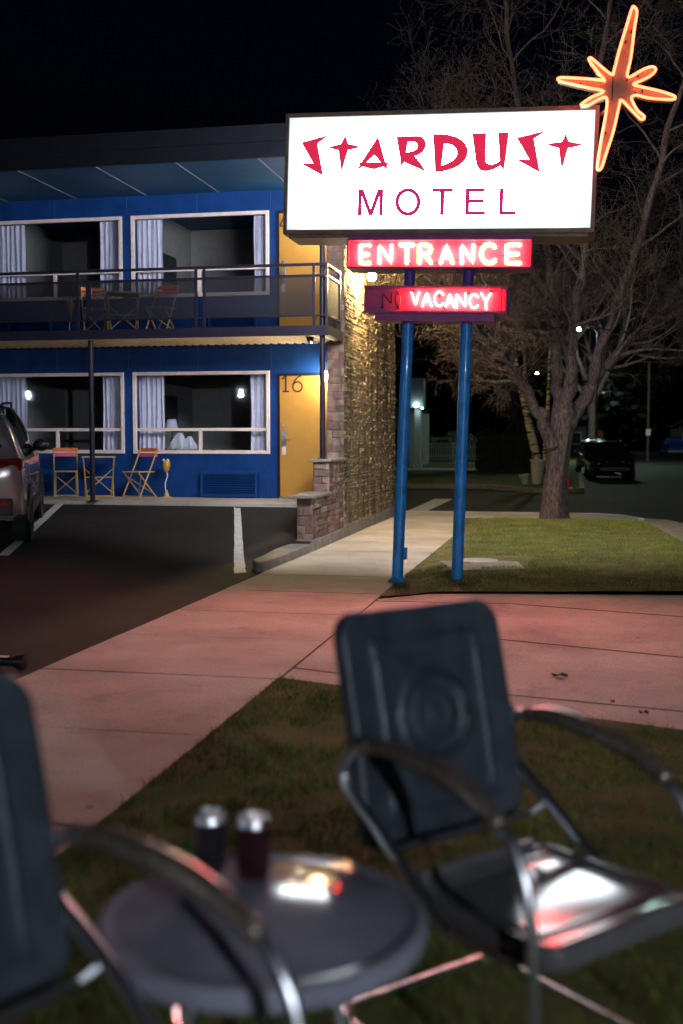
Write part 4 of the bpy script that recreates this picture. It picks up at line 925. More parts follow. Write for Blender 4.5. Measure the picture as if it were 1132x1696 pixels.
def house(v0, v1, u0, u1, h, name, lab, col, lit=None):
    org = ((v0+v1)/2,u0,0); o = empty(name, org, lab, 'house', 'houses beyond the street')
    wl = pm('siding_'+name+str(int(u0)), col, .8, var=.15, bump=.1)
    mb = MB(); mb.box((v0,u0,0),(v1,u1,h)); mb.build('wall', wl, o, org=org)
    mb = MB(); vm = (v0+v1)/2; mb.add([(v0-.4,u0-.4,h),(v1+.4,u0-.4,h),(vm,u0-.4,h+1.9),(v0-.4,u1+.4,h),(v1+.4,u1+.4,h),(vm,u1+.4,h+1.9)], [(0,1,2),(3,5,4),(0,2,5,3),(1,4,5,2),(0,3,4,1)]); mb.build('roof', M_fascia, o, org=org)
    for k in range(3):
        v = lerp(v0, v1, (k+.5)/3); w = MB().box((v-.6,u0-.05,1.0),(v+.6,u0-.002,2.2)).build('window', M_frame, o, org=org)
        MB().box((v-.52,u0-.06,1.08),(v+.52,u0-.051,2.12)).build('pane', em('amber_window_glow',(1,.40,.10),.35) if lit == k else M_carglass, w, org=org)
    MB().box((v1-1.1,u0-.04,.1),(v1-.3,u0-.003,2.1)).build('door', M_dark, o, org=org)
    return o, org
house(-22,-9.1,63,72,3.4,'small_house','dark single storey house behind the motel wall, past the white column',(.12,.13,.13))
house(10.8,17,126,136,2.9,'small_house','far house with an amber lit window at the right edge of the street',(.20,.20,.19),0)
house(-5,1.0,112,120,2.8,'small_house','dark house far down the street behind the black car',(.10,.10,.10))
# white column with porch light
CO = (-8.45,62,0); o = empty('porch_column', CO, 'white square column with a bluish light on it beyond the cross street', 'column')
mb = MB(); mb.box((-8.62,61.8,.0),(-8.28,62.2,3.3)); mb.box((-8.68,61.74,0),(-8.22,62.26,.25)); mb.build('shaft', M_fw, o, org=CO, bevel=.02)
mb = MB(); mb.box((-9.1,61.6,3.3),(-8.1,62.4,4.9)); mb.build('header', pm('dim_siding',(.2,.2,.2),.8), o, org=CO)
p = at_u(690,671,61.5); MB().ball((p[0],61.45,p[2]), .14, 8, .8).build('lamp', em('porch_light_glow',(.55,.95,1),6), o, org=CO, smooth=True)
p = at_u(700,676,61.5); MB().ball((p[0],61.45,p[2]), .05, 8, .8).build('lamp', MATS['porch_light_glow'], o, org=CO, smooth=True)
# tubs at the birch
def tub(x, y, u, r, h, lab, nm, tilt):
    p = at_u(x, y, u); o = empty(nm, (p[0],u,0), lab, 'tub', rot=(0, tilt, -TH))
    MB().lathe([(r*.55,.0),(r*.98,h),(r*.9,h),(r*.55,.06),(.01,.05)], (0,0,0), 20).build('body', pm('offwhite_plastic',(.55,.53,.42),.5), o, smooth=True)
    MB().lathe([(r*1.0,h-.05),(r*1.08,h-.05),(r*1.08,h+.005),(r*1.0,h+.005)], (0,0,0), 20).build('rim', pm('offwhite_plastic',(.55,.53,.42)), o, smooth=True)
tub(889,790,41.4,.29,.86,'tall tapered off-white tub leaning against the birch','planter',R(4)); tub(870,790,41.0,.17,.36,'small white bucket left of the birch','bucket',R(-9))
p = at_u(941,790,37.6); o = empty('traffic_cone', (p[0],37.6,.02), 'small red-orange cone just behind the big tree trunk', 'cone'); M_cone = pm('cone_plastic',(.65,.08,.03),.5)
MB().lathe([(.11,.02),(.03,.5),(.02,.5)], (0,0,0), 16).build('cone', M_cone, o, smooth=True); MB().box((-.15,-.15,0),(.15,.15,.02)).build('base', M_cone, o)
# stop sign
p = at_u(993,719,120); SO = (p[0],120,-.14); o = empty('stop_sign', SO, 'small red octagonal stop sign far down the street above the cars', 'stop sign')
oc = [(p[0]+.42*math.cos(R(22.5+45*k)), p[2]+.42*math.sin(R(22.5+45*k))) for k in range(8)]
MB().prism([(p[0]+(a-p[0])*1.08, p[2]+(b-p[2])*1.08) for a, b in oc], 119.93, 119.95).build('plate', M_fw, o, org=SO)
MB().prism(oc, 119.915, 119.929).build('red_field', pm('stop_red',(.75,.04,.03),.4), o, org=SO)
mb = MB(); LW = .13
LET['S'] = [[(1,.85),(.6,1),(.1,.85),(.1,.6),(.9,.4),(.9,.15),(.4,0),(0,.15)]]; LET['P'] = [[(0,0),(0,1),(.8,1),(1,.75),(.8,.5),(0,.5)]]
for i, ch in enumerate('STOP'):
    for s_ in LET[ch]: ribbon(mb, [(p[0]-.30+i*.155+q[0]*.12, p[2]-.12+q[1]*.24) for q in s_], .03, 119.912, .002)
mb.build('lettering', M_fw, o, org=SO)
MB().tube([(p[0],119.98,-.14),(p[0],119.98,p[2]+.3)], .04, 8).build('post', M_chrome, o, org=SO)
# parking sign on a utility pole, lamps
p = at_u(1074,716,90); UO = (p[0],90,-.14); o = empty('utility_pole', UO, 'tall wooden pole carrying a small white sign at the right of the street', 'pole')
MB().tube([(p[0],90.05,-.2),(p[0],90.05,9.5)], [.11,.08], 10).build('shaft', M_bark, o, org=UO, smooth=True)
MB().box((p[0]-.17,89.9,p[2]-.24),(p[0]+.17,89.93,p[2]+.24)).build('sign_plate', M_fw, o, org=UO)
mb = MB(); mb.box((p[0]-1,90,8.6),(p[0]+1,90.1,8.72)); mb.build('crossarm', M_bark, o, org=UO)
def farlamp(x, y, u, s, lab, col=(.75,1,.85), side=1):
    p = at_u(x, y, u); org = (p[0]+side*1.2,u,-.14); o = empty('street_lamp', org, lab, 'street lamp', 'street lamps down the road')
    mb = MB(); mb.tube([(org[0],u,-.2),(org[0],u,p[2]-.3),(org[0]-side*.3,u,p[2]+.1),(p[0],u,p[2]+.12)], .05, 8); mb.build('pole', M_dark, o, org=org, smooth=True)
    MB().ball((p[0],u,p[2]), .12, 8, .6).build('lamp', em('far_lamp_'+str(u),col,s), o, org=org, smooth=True)
farlamp(960,545,80,1800,'highest distant street lamp, a greenish point seen through the tree'); farlamp(995,643,150,250,'distant street lamp right of the trunk fork',side=1); farlamp(890,618,100,30,'distant street lamp left of the big tree',side=-1)
# mast lamp behind the motel that lights lawn and walk (its head hides behind the sign)
hp = (-5.1,38.0,9.9); HO = (-7.6,38.0,0)
o = empty('street_lamp', HO, 'tall warm street lamp rising behind the motel, head hidden by the sign', 'street lamp', 'street lamps down the road')
MB().tube([(-7.6,38,0),(-7.6,38,9.9),(-7.2,38,10.15),(-5.3,38,10.05)], [.1,.07,.05,.04], 10).build('pole', M_dark, o, org=HO, smooth=True)
MB().box((-5.35,37.85,9.96),(-4.8,38.15,10.06)).build('lamp_head', M_dark, o, org=HO)
MB().box((-5.32,37.87,9.90),(-4.83,38.13,9.955)).build('lamp', em('sodium_lamp',(1,.78,.32),140), o, org=HO)
# lamps in the yard behind the camera (two seen as reflections in the motel windows)
def yard(x, y, lab, first=None):
    P = at_u(x, y, UF+.012); d = ray(x, y).normalized(); d2 = d-2*d.dot(UU)*UU; q = W(*P)+d2*(26/abs(d2.dot(UU)))
    if first: c = copy_tree(first); c.location = (q.x, q.y, 0); c['label'] = lab; return
    o = bpy.data.objects.new('yard_lamp', None); C.objects.link(o); o.location = (q.x, q.y, 0); tag(o, lab, 'lamp post', 'lamp posts in the yard behind'); z = q.z
    MB().tube([(0,0,0),(0,0,z-.17)], .04, 10).build('post', M_dark, o, smooth=True)
    MB().lathe([(.05,z-.14),(.06,z-.1),(.06,z+.10),(.05,z+.13)], (0,0,0), 16).build('lamp_glass', em('cool_lamp_glass',(.66,.84,1),260), o, smooth=True)
    MB().lathe([(.13,z+.155),(.13,z+.17),(.03,z+.25)], (0,0,0), 16).build('lamp_cap', M_dark, o, smooth=True)
    return o
y1 = yard(400,651,'cool white lamp post mirrored in the window nearest door 16'); yard(47,648,'cool white lamp post mirrored in the window behind the silver suv', y1)
fill_lamp = copy_tree(y1); fill_lamp.location = W(5.5,-7.0,0);  # unseen third lamp, added to brighten the lawn chairs and sign poles
for c_ in kids(fill_lamp):
    if c_.name.startswith('lamp_glass'): c_.data = c_.data.copy(); c_.data.materials.clear(); c_.data.materials.append(em('fill_lamp_glass',(.78,.88,1),1500))
fill_lamp['label'] = 'added cool white fill lamp post, unseen behind the lawn chairs to the right'
# ================================================================ CARS
def car(name, kind, lab, paint, L=4.6, Wd=.92, H=1.70, det=False, hl=None, tl=None):
    o = bpy.data.objects.new(name, None); C.objects.link(o); tag(o, lab, 'pickup truck' if kind == 'truck' else 'car')
    if kind == 'truck':
        S = [(0,.5,.98,1.0,.86,.86,.84),(.06,.42,1.02,1.06,.93,.93,.9),(.3,.40,1.04,1.08,.95,.94,.91),(1.9,.40,1.05,1.09,.95,.94,.91),(1.95,.40,1.08,1.15,.95,.93,.88),(2.0,.40,1.10,1.74,.95,.92,.70),(2.3,.38,1.10,1.86,.95,.92,.68),(3.3,.38,1.1,1.87,.95,.92,.68),(3.8,.38,1.1,1.7,.95,.92,.70),(4.35,.40,1.12,1.20,.95,.92,.84),(5.2,.42,1.05,1.12,.93,.90,.82),(5.5,.45,.9,1.0,.86,.84,.78),(5.56,.5,.8,.85,.78,.76,.7)]
    else:
        S = [(0,.44,.90,.98,.76,.76,.70),(.05,.36,.98,1.08,.86,.85,.76),(.12,.34,1.04,1.16,.90,.88,.76),(.24,.33,1.07,1.40,.92,.89,.70),(.38,.33,1.08,1.58,.92,.89,.66),(.55,.33,1.08,1.655,.92,.89,.635),(.9,.33,1.07,1.69,.925,.89,.62),(1.7,.33,1.05,1.71,.93,.89,.62),(2.4,.33,1.03,1.68,.93,.89,.625),(2.8,.33,1.02,1.56,.925,.885,.65),(3.15,.33,1.02,1.34,.925,.88,.70),(3.45,.33,1.00,1.10,.92,.88,.78),(4.0,.34,.94,1.04,.91,.86,.76),(4.35,.36,.86,.96,.87,.82,.70),(4.55,.40,.74,.84,.78,.74,.62),(4.62,.46,.62,.70,.66,.62,.5)]
    sy = L/S[-1][0]; sh = H/max(s[3] for s in S)
    def st7(y):
        y /= sy
        for a, b in zip(S, S[1:]):
            if a[0] <= y <= b[0]: t = (y-a[0])/(b[0]-a[0]); return [lerp(a[i], b[i], t) for i in range(7)]
        return list(S[-1] if y > 0 else S[0])
    def ring(y, off=0):
        _, zb, bl, tp, wl, wb, wt = st7(y); k = Wd/.93
        wl, wb, wt = wl*k+off, wb*k+off, wt*k+off; zb, bl, tp = zb*sh, bl*sh, tp*sh
        hw = [(wl*.86,zb),(wl*.98,zb+.07),(wl,zb+.22),(wl*1.0,lerp(zb,bl,.62)),(wl*.985,bl-.06),(wb,bl),(lerp(wb,wt,.33)+.012,lerp(bl,tp,.33)),(lerp(wb,wt,.7)+.014,lerp(bl,tp,.72)),(wt,tp-.045*min(1,(tp-bl)/.3)),(wt*.86,tp-.008),(wt*.45,tp+.012+off)]
        return hw+[(-a, b) for a, b in hw[::-1]]
    # stations with wheel arches handled by dark liners
    ys = []; 
    for a, b in zip(S, S[1:]):
        n = 2 if b[0]-a[0] < .3 else 4
        ys += [sy*lerp(a[0], b[0], j/n) for j in range(n)]
    ys.append(L)
    mb = MB(); Rn = [ring(y) for y in ys]; m = len(Rn[0])
    vs = [(p[0], y, p[1]) for y, r in zip(ys, Rn) for p in r]
    fs = [(i*m+j, i*m+(j+1) % m, (i+1)*m+(j+1) % m, (i+1)*m+j) for i in range(len(ys)-1) for j in range(m)]
    fs += [tuple(range(m)), tuple(range((len(ys)-1)*m, len(ys)*m))[::-1]]
    mb.add(vs, fs); body = mb.build('body', paint, o, smooth=True)
    def side_panel(y0, y1, j0, j1, nm, mat, lab2=None, mirror=True, inset=.0, off=.006):
        for sgn in ((1, -1) if mirror else (1,)):
            q = MB(); n = 8; V = []
            for i in range(n+1):
                y = lerp(y0, y1, i/n); r = ring(y, off)
                for j in range(j0, j1+1): V.append((sgn*r[j][0], y, r[j][1]))
            w = j1-j0+1; q.add(V, [(i*w+j, (i+1)*w+j, (i+1)*w+j+1, i*w+j+1) for i in range(n) for j in range(w-1)])
            q.build(nm, mat, o, smooth=True)
    if kind == 'truck':
        side_panel(2.15*sy,2.95*sy,5,8,'side_window',M_carglass); side_panel(3.05*sy,3.85*sy,5,8,'side_window',M_carglass)
        wy = (1.15*sy, 4.55*sy); ws = (3.85*sy, 4.33*sy)
    else:
        side_panel(.62*sy,1.05*sy,5,8,'side_window',M_carglass); side_panel(1.13*sy,1.95*sy,5,8,'side_window',M_carglass); side_panel(2.03*sy,2.95*sy,5,8,'side_window',M_carglass)
        wy = (.92*sy, 3.60*sy); ws = (2.75*sy, 3.42*sy)
    def top_panel(y0, y1, nm, f=.93):
        q = MB(); n = 8; V = []
        for i in range(n+1):
            y = lerp(y0, y1, i/n); r = ring(y, .008); e = [r[8], r[9], r[10], r[11], r[12], r[13]]
            for p in e: V.append((p[0]*f, y, p[1]+.008))
        q.add(V, [(i*6+j, (i+1)*6+j, (i+1)*6+j+1, i*6+j+1) for i in range(n) for j in range(5)]); q.build(nm, M_carglass, o, smooth=True)
    top_panel(ws[0], ws[1], 'windscreen')
    if kind != 'truck': top_panel(.15*sy, .40*sy, 'rear_window')
    for y in wy:
        for s in (1, -1):
            r = .34*sh; w = MB(); x = s*(Wd-.02)
            w.lathe([(r*.6,-.11),(r*.93,-.11),(r,-.08),(r,.08),(r*.93,.11),(r*.62,.11)], (x-s*.10,y,r), 28, 'x'); wh = w.build('wheel', M_tire, o, smooth=True)
            q = MB(); q.lathe([(r*.62,-.08),(r*.62,.09)], (x-s*.10,y,r), 24, 'x')
            q.build('rim', pm('alloy_rim',(.35,.35,.37),.3,metal=.8), wh, smooth=True)
            q = MB()
            for k in range(5):
                a = 2*PI*k/5; q.tube([(x+s*.002,y,r),(x+s*.004,y+r*.58*math.cos(a),r+r*.58*math.sin(a))], [.035,.045], 6)
            q.build('spokes', M_black, wh)
            q = MB(); q.lathe([(r*1.0,-.02),(r*1.14,-.02),(r*1.14,.015),(r*1.0,.018)], (s*(Wd-.005),y,r), 28, 'x'); q.build('wheel_arch', M_black, o, smooth=True)
    for s in (1, -1):
        q = MB(); ym = (2.72 if kind != 'truck' else 3.75)*sy; q.ball((s*(Wd+.05),ym,1.12*sh), .11, 8, .8); q.tube([(s*(Wd-.08),ym+.05,1.06*sh),(s*(Wd),ym,1.08*sh)], .03, 6); q.build('mirror', M_black if det else paint, o, smooth=True)
        q = MB(); q.tube([(s*.60,.75*sy,1.68*sh),(s*.61,.85*sy,1.722*sh),(s*.61,2.3*sy,1.715*sh),(s*.60,2.4*sy,1.66*sh)], .015, 8)
        if kind == 'suv': q.build('roof_rail', M_black, o, smooth=True)
    # bumpers, grille, lights
    q = MB(); r = ring(.0); q.box((-Wd*.84,-.05,.42*sh),(Wd*.84,.02,.62*sh)); q.build('rear_bumper', M_black if kind != 'truck' else M_chrome, o, bevel=.02)
    q = MB(); q.box((-Wd*.66,L-.06,.40*sh),(Wd*.66,L+.03,.58*sh)); q.build('front_bumper', M_black, o, bevel=.02)
    q = MB()
    for k in range(4): q.box((-Wd*.42,L-.07+.0*k,(.66+.055*k)*sh*(.93)),(Wd*.42,L-.005-.012*k,(.69+.055*k)*sh*.93))
    q.build('grille', M_chrome, o, bevel=.004)
    for s in (1, -1):
        q = MB(); n = 6; V = []
        for i in range(n+1):
            y = lerp(L-.32, L-.05, i/n); r = ring(y, .012)
            V += [(s*r[4][0]*.99, y, r[4][1]-.02), (s*r[6][0]*.97, y, r[4][1]+.10)]
        q.add(V, [(2*i, 2*i+1, 2*i+3, 2*i+2) for i in range(n)]); q.build('headlight', hl or pm('headlight_glass',(.5,.5,.52),.08,coat=1), o, smooth=True)
        if kind == 'truck': q = MB(); q.box((s*.80,-.03,.72*sh),(s*.93,.05,1.0*sh))
        else:
            q = MB(); V = []; n = 10
            for i in range(n+1):      # wraps the rear corner
                t = i/n
                if t < .5: y = -.012+.06*(t/.5)**2; x = lerp(.34, .80, t/.5)
                else: y = lerp(.05, .42, (t-.5)/.5); x = None
                rr = ring(max(y, .0), .014); xx = x if x is not None else rr[4][0]*.995
                hh = lerp(.055, .075, min(1, t/.5)) if t < .5 else lerp(.075, .03, (t-.5)/.5)
                V += [(s*xx, y-.012 if t < .5 else y, 1.02*sh-hh), (s*xx*(1 if t < .5 else .99), y-.012 if t < .5 else y, 1.02*sh+hh)]
            q.add(V, [(2*i, 2*i+1, 2*i+3, 2*i+2) for i in range(n)])
        q.build('tail_light', tl or pm('tail_light_red',(.12,.004,.006),.06,coat=1,var=.6,scale=14), o, smooth=True)
        if kind == 'suv' and det:
            q = MB(); q.box((s*.56,-.065,.54*sh),(s*.74,-.045,.585*sh)); q.build('reflector', pm('reflector_red',(.45,.02,.03),.1,coat=1), o, bevel=.01)
    if kind == 'suv' and det:
        q = MB(); q.box((-.26,-.035,.70*sh),(.26,-.015,.84*sh)); q.build('number_plate', M_fw, o)
        q = MB(); q.box((-.62,-.03,.88*sh),(.62,-.012,.905*sh)); q.build('tailgate_trim', M_chrome, o)
        for s in (1, -1): q = MB(); q.box((s*(Wd-.005),1.82,.92),(s*(Wd+.03),2.0,.95)); q.build('door_handle', M_chrome, o, bevel=.005)
        for s in (1, -1): q = MB(); q.box((s*(Wd-.03),.5,.30),(s*(Wd+.012),4.1,.44)); q.build('sill_cladding', M_black, o, bevel=.01)
        q = MB(); q.box((-.5,.36,1.66*sh),(.5,.52,1.69*sh)); q.build('rear_spoiler', paint, o, bevel=.01)
    if kind == 'truck':
        q = MB(); q.box((-.80,-.012,.55*sh),(.80,-.001,.98*sh)); q.build('tailgate', paint, o, bevel=.01)
        q = MB(); q.box((-.86,.1,1.06*sh),(.86,1.9,1.085*sh)); q.build('bed_cover', M_black, o)
    return o
M_silver = pm('silver_car_paint', (.42,.36,.36), .25, metal=.65, var=.05, coat=1)
suv = car('parked_suv', 'suv', 'silver suv parked nose-in on the left, only its rear right corner in view', M_silver, det=True, H=1.71)
hd = math.atan2(168-566, FP); dR = 13.4; Xc = (40-566)/FP*dR
f_ = Vector((math.sin(hd), math.cos(hd), 0)); r_v = Vector((math.cos(hd), -math.sin(hd), 0))
base = Vector((Xc, dR, 0))-r_v*.90
vv, uu = VU(base.x, base.y); vv2, uu2 = VU(*(base+f_*4)[:2])
z_r = lot_z(*VU(*(base+f_*.9)[:2])); z_f = lot_z(vv2, min(uu2, 17.4))
suv.location = (base.x, base.y, z_r-.03); suv.rotation_euler = (math.atan2(z_f-z_r, 3.1)*1.0, 0, -hd)
suv.rotation_mode = 'XYZ'
M_blk = pm('black_car_paint', (.012,.012,.014), .2, coat=1)
c2 = car('parked_suv', 'suv', 'black suv facing the camera, parked at the left kerb down the street', M_blk, H=1.66)
p = at_u(1005,795,50.0); c2.location = W(1.75, 52.5, -.14); 
P = at_z(1005,796,-.14); c2.location = W(P[0]+.0, P[1]+4.6, -.14); c2.rotation_euler = (0, 0, -TH+PI+R(4))
P = at_z(958,788,-.14)
c3 = car('parked_car', 'suv', 'pale grey car parked behind the black suv, mostly hidden by the tree trunk', pm('grey_car_paint',(.30,.32,.32),.25,metal=.5,coat=1), H=1.72)
c3.location = W(1.0, 61.5, -.14); c3.rotation_euler = (0, 0, -TH+PI)
c4 = car('pickup_truck', 'truck', 'blue pickup truck at the right edge, tail towards the camera', pm('blue_truck_paint',(.02,.07,.38),.3,metal=.3,coat=1), L=5.6, H=1.9, Wd=.98)
P = at_z(1122,757,-.14); c4.location = W(P[0], P[1], -.14); c4.rotation_euler = (0, 0, -TH+R(3))
# ================================================================ FOREGROUND FURNITURE
S_ = {'W': 0.250, 'bw': 0.244, 'zt': 0.947, 'yt': -0.365, 'zb': 0.435, 'yb': -0.248, 'zl': 0.60, 'yl': -0.325, 'zs': 0.39, 'ysb': -0.147, 'ysf': 0.291, 'za': 0.672, 'yaf': 0.264, 'ybr': -0.366, 'zd': 0.368, 'yd': -0.02}
def rrect(w, h, r, n=24):
    P = []
    for (cx, cy, a0) in ((w-r,h-r,0),(-w+r,h-r,90),(-w+r,-h+r,180),(w-r,-h+r,270)):
        for i in range(n//4*2+1): a = R(a0+90*i/(n//4*2)); P.append((cx+r*math.cos(a), cy+r*math.sin(a)))
    # resample straight runs
    out = []
    for a, b in zip(P, P[1:]+P[:1]):
        d = math.hypot(b[0]-a[0], b[1]-a[1]); k = max(1, int(d/.018))
        out += [(lerp(a[0],b[0],j/k), lerp(a[1],b[1],j/k)) for j in range(k)]
    return out
def pressed_panel(w, h, rad, lip, M, emb, curve=.02, name='backrest', mat=None, par=None):
    O = rrect(w, h, rad); n = len(O); K = 46; vs = []
    def hz(x, y):
        z = curve*((x/w)**2)-curve*.3*(y/h)**2
        return z+emb(x, y)
    rows = []
    for k in range(K+1):
        s = max(k/K, .002); rows.append([(p[0]*s, p[1]*s, hz(p[0]*s, p[1]*s)) for p in O])
    def off(d, dz):
        res = []
        for i, p in enumerate(O):
            a = O[i-1]; b = O[(i+1) % n]; t = Vector((b[0]-a[0], b[1]-a[1])).normalized(); nx, ny = t.y, -t.x
            res.append((p[0]+nx*d, p[1]+ny*d, hz(*p)+dz))
        return res
    rows += [off(.006,-.003), off(.010,-.010), off(.011,-.02), off(.011,-lip), off(.006,-lip-.003), off(-.004,-lip)]
    for k in range(3): rows.append([(p[0]*(.96-.3*k), p[1]*(.96-.3*k), hz(p[0]*(.96-.3*k), p[1]*(.96-.3*k))-.003) for p in O]) if k == 0 else None
    vs = [M @ Vector(p) for r_ in rows for p in r_]
    fs = [(i*n+j, i*n+(j+1) % n, (i+1)*n+(j+1) % n, (i+1)*n+j) for i in range(len(rows)-1) for j in range(n)]
    mb = MB(); mb.add(vs, fs); return mb.build(name, mat, par, smooth=True)
def ridge(d, w, h): return h*math.exp(-(d/w)**2)
def emb_back(x, y):
    q = max(abs(x)/.158, abs(y)/.195); d = (q-1)*.17
    c = math.hypot(x, y-.01)
    e = ridge(d, .010, .004)+ridge(c-.10, .008, .010)-ridge(c-.08, .012, .004)+ridge(c-.05, .006, .003)+ridge(c, .02, .006)
    e += .004 if q < 1 else 0
    return e
def emb_seat(x, y):
    q = max(abs(x)/.185, abs(y)/.16); d = (q-1)*.17
    return -ridge(d, .012, .005)+.008*sstep((max(abs(x)/.21, abs(y)/.205)-.93)/.07)-.008*max(0, 1-(x/.2)**2)*max(0, 1-(y/.18)**2)
def lawn_chair(lab):
    s = S_; o = bpy.data.objects.new('lawn_chair', None); C.objects.link(o); tag(o, lab, 'lawn chair', 'pressed metal lawn chairs on the grass')
    a = Vector((0, s['yb'], s['zb'])); b = Vector((0, s['yt'], s['zt'])); up = (b-a).normalized(); nr = Vector((1,0,0)).cross(up)*-1
    if nr.y < 0: nr = -nr
    M = Matrix.Translation((a+b)/2) @ Matrix(((1,0,0,0),(0,up.y,nr.y,0),(0,up.z,nr.z,0),(0,0,0,1)))
    Mx_ = Matrix.Identity(4); X = up.cross(nr)
    for i, c in enumerate((X, up, nr)):
        for j in range(3): Mx_[j][i] = c[j]
    Mx_ = Matrix.Translation((a+b)/2) @ Mx_
    pressed_panel(s['bw']-.008, (b-a).length/2, .055, .035, Mx_, emb_back, .018, 'backrest', M_chair, o)
    yc = (s['ysb']+s['ysf'])/2; hl_ = (s['ysf']-s['ysb'])/2
    T = Matrix.Translation((0, yc, s['zs'])) @ Matrix.Rotation(R(2.0), 4, 'X')
    pressed_panel(s['W']-.03, hl_, .045, .045, T, emb_seat, -.004, 'seat', M_seat, o)
    W_ = s['W']
    for sg in (1, -1):
        x = sg*W_
        rear = catmull([(x,s['yd']+.06,s['zd']-.02),(x,s['yd'],s['zd']+.01),(x,-.20,.50),(x,s['yl']+.01,s['zl']-.03),(x,s['yl'],s['zl']+.02),(x,s['yl']+.04,s['zl']+.065),(x,s['yl']+.09,s['zl']+.078)], 6)
        arm = catmull([(x,s['yl']+.09,s['zl']+.078),(x,-.15,s['za']+.018),(x,0,s['za']+.006),(x,.10,s['za']-.018),(x,.17,s['za']-.05)], 6)
        front = catmull([(x,.17,s['za']-.05),(x,.225,s['za']-.10),(x,.262,s['za']-.19),(x,.275,.35),(x,.28,.15),(x,.272,.05),(x,.235,.016),(x,.10,.014),(x,-.25,.014),(x,s['ybr']+.05,.014)], 6)
        MB().tube(rear, .0145, 12).build('rear_tube', M_chrome, o, smooth=True)
        MB().tube(arm, [.0175+.006*math.sin(PI*i/(len(arm)-1)) for i in range(len(arm))], 12).build('armrest', M_arm, o, smooth=True)
        MB().tube(front, .0125, 12).build('front_leg', M_chrome, o, smooth=True)
        for pp in (arm[0], arm[-1]): MB().ball(tuple(pp), .021, 8).build('bolt', M_arm, o, smooth=True)
    MB().tube([(-W_+.075,s['ysb']-.004,s['zs']-.001),(0,s['ysb']-.008,s['zs']+.001),(W_-.075,s['ysb']-.004,s['zs']-.001)], .0135, 12).build('seat_roll', M_seat, o, smooth=True)
    yb = s['ybr']
    MB().tube(catmull([(-W_,yb+.05,.014),(-W_+.02,yb+.012,.014),(-W_+.06,yb,.014),(W_-.06,yb,.014),(W_-.02,yb+.012,.014),(W_,yb+.05,.014)], 5), .0125, 12).build('rear_bar', M_chrome, o, smooth=True)
    q = MB(); q.tube([(-W_,-.17,.475),(-W_+.04,-.19,.45),(W_-.04,-.19,.45),(W_,-.17,.475)], .009, 8)
    q.build('cross_tube', M_chrome, o, smooth=True)
    for sg in (1, -1): MB().box((sg*(W_-.03),yc-.12,s['zs']-.05),(sg*(W_-.004),yc+.14,s['zs']-.03)).build('seat_bracket', M_arm, o)
    return o
ch = lawn_chair('grey metal lawn chair right of the round table, glossy seat mirroring the sign')
Z0 = .30
def place(o, X, Y, a): o.location = (X, Y, Z0); o.rotation_euler = (0, 0, a-PI/2)
place(ch, .40, 2.43, -.943)
c2_ = copy_tree(ch); c2_['label'] = 'grey-blue metal lawn chair cut off by the left edge, nearest the camera'; place(c2_, -.42, 1.565, -.659)
tx, ty, tz = -.149, 2.08, .80
t = empty('side_table', (tx,ty,Z0), 'round glossy grey metal table between the two lawn chairs, cans on it', 'table', rot=(0,0,0), world=True)
MB().lathe([(.001,.500)]+[(.02*k,.500-.42*(.02*k)**2) for k in range(1,14)]+[(.275,.4682),(.285,.4705),(.293,.4725),(.299,.472),(.306,.468),(.311,.46),(.312,.44),(.308,.432),(.304,.432),(.302,.452),(.27,.455),(.001,.47)], (0,0,0), 96).build('table_top', M_table, t, smooth=True)
for k in range(3):
    a = R(95+120*k); q = MB(); q.tube(catmull([(.12*math.cos(a),.12*math.sin(a),.485),(.16*math.cos(a),.16*math.sin(a),.3),(.24*math.cos(a),.24*math.sin(a),.04),(.27*math.cos(a),.27*math.sin(a),.0)], 5), .012, 10); q.build('leg', M_chrome, t, smooth=True)
MB().tube([(.165*math.cos(R(a)), .165*math.sin(R(a)), .28) for a in range(0,360,12)], .007, 8, closed=True).build('ring_brace', M_chrome, t, smooth=True)
def canbuild(lab, col, first=None):
    o = bpy.data.objects.new('drink_can', None); C.objects.link(o); tag(o, lab, 'can', 'drink cans on the round table')
    MB().lathe([(.024,.0),(.027,.003),(.033,.012),(.033,.104),(.0335,.106),(.0335,.1085)], (0,0,0), 32).build('body', pm('can_print_'+str(int(col[0]*1000)), col, .22, metal=.55, var=.5, scale=30, coat=.5), o, smooth=True)
    MB().lathe([(.033,.1085),(.0275,.121),(.028,.1235),(.026,.1235),(.024,.1185),(.001,.118)], (0,0,0), 32).build('lid', M_chrome, o, smooth=True)
    q = MB(); q.lathe([(.008,.1185),(.009,.121),(.004,.122)], (.006,0,0), 12); q.box((-.012,-.006,.1195),(.004,.006,.121)); q.build('pull_tab', M_chrome, o, smooth=True)
    return o
def canput(o, x, y, rz):
    d = ray(x, y); q = EYE+d*((tz-.006-CAMH)/d.z); o.location = (q.x, q.y, tz-.006); o.rotation_euler = (0,0,rz)
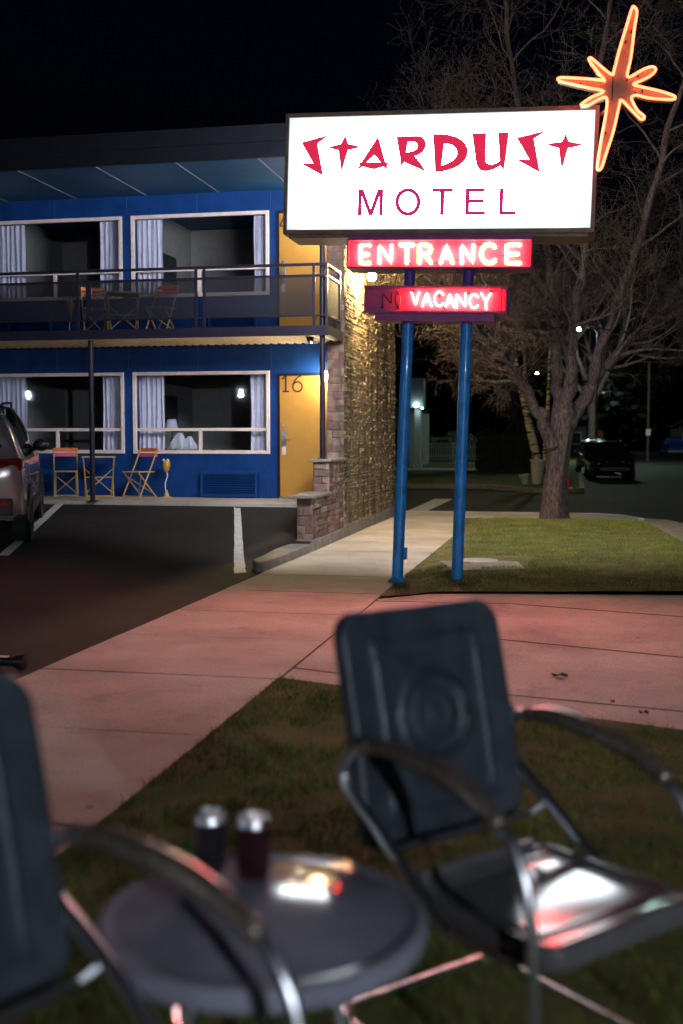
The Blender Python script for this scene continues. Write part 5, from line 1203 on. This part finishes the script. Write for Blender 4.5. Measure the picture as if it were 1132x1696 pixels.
canput(canbuild('left of the two drink cans, black with a warm glint on its rim', (.035,.03,.035)), 349, 1446, .5)
canput(canbuild('right of the two drink cans, dark with a reddish edge', (.06,.015,.02)), 421, 1453, 2.1)
# ================================================================ CAMERA, WORLD, RENDER
sc = bpy.context.scene
cd = bpy.data.cameras.new('camera'); cam = bpy.data.objects.new('camera', cd); C.objects.link(cam); sc.camera = cam
cam.location = EYE; cam.rotation_euler = (R(90)-PITCH, 0, 0)
cd.sensor_fit = 'VERTICAL'; cd.sensor_height = 36; cd.sensor_width = 24; cd.lens = 36*FP/1696; cd.clip_end = 2000; cd.clip_start = .05
cd.dof.use_dof = True; cd.dof.focus_distance = 13.2; cd.dof.aperture_fstop = 1.5; cd.dof.aperture_blades = 9
wd = bpy.data.worlds.new('World'); sc.world = wd; wd.use_nodes = True; t = wd.node_tree
sk = t.nodes.new('ShaderNodeTexSky'); sk.sky_type = 'NISHITA'; sk.sun_disc = False; sk.sun_elevation = R(-3.5); sk.sun_rotation = R(120)
bg = t.nodes['Background']; tn = t.nodes.new('ShaderNodeMix'); tn.data_type = 'RGBA'; tn.blend_type = 'MULTIPLY'; tn.inputs[0].default_value = 1; tn.inputs[7].default_value = (.45,.65,1.5,1); t.links.new(sk.outputs[0], tn.inputs[6]); t.links.new(tn.outputs[2], bg.inputs[0]); bg.inputs[1].default_value = .013
sl = bpy.data.lights.new('moon', 'SUN'); sl.energy = .012; sl.angle = R(3); sl.color = (.6,.75,1); so = bpy.data.objects.new('moon', sl); C.objects.link(so); so.rotation_euler = (R(45), 0, R(30))
sc.view_settings.view_transform = 'Standard'; sc.view_settings.look = 'None'; sc.view_settings.exposure = 2.0; sc.view_settings.gamma = 1
cy = sc.cycles; cy.use_denoising = True; cy.max_bounces = 6; cy.diffuse_bounces = 3; cy.glossy_bounces = 4; cy.transparent_max_bounces = 12; cy.use_light_tree = True
cy.sample_clamp_indirect = 4; cy.caustics_reflective = False; cy.caustics_refractive = False
try: cy.denoiser = 'OPENIMAGEDENOISE'
except Exception: pass
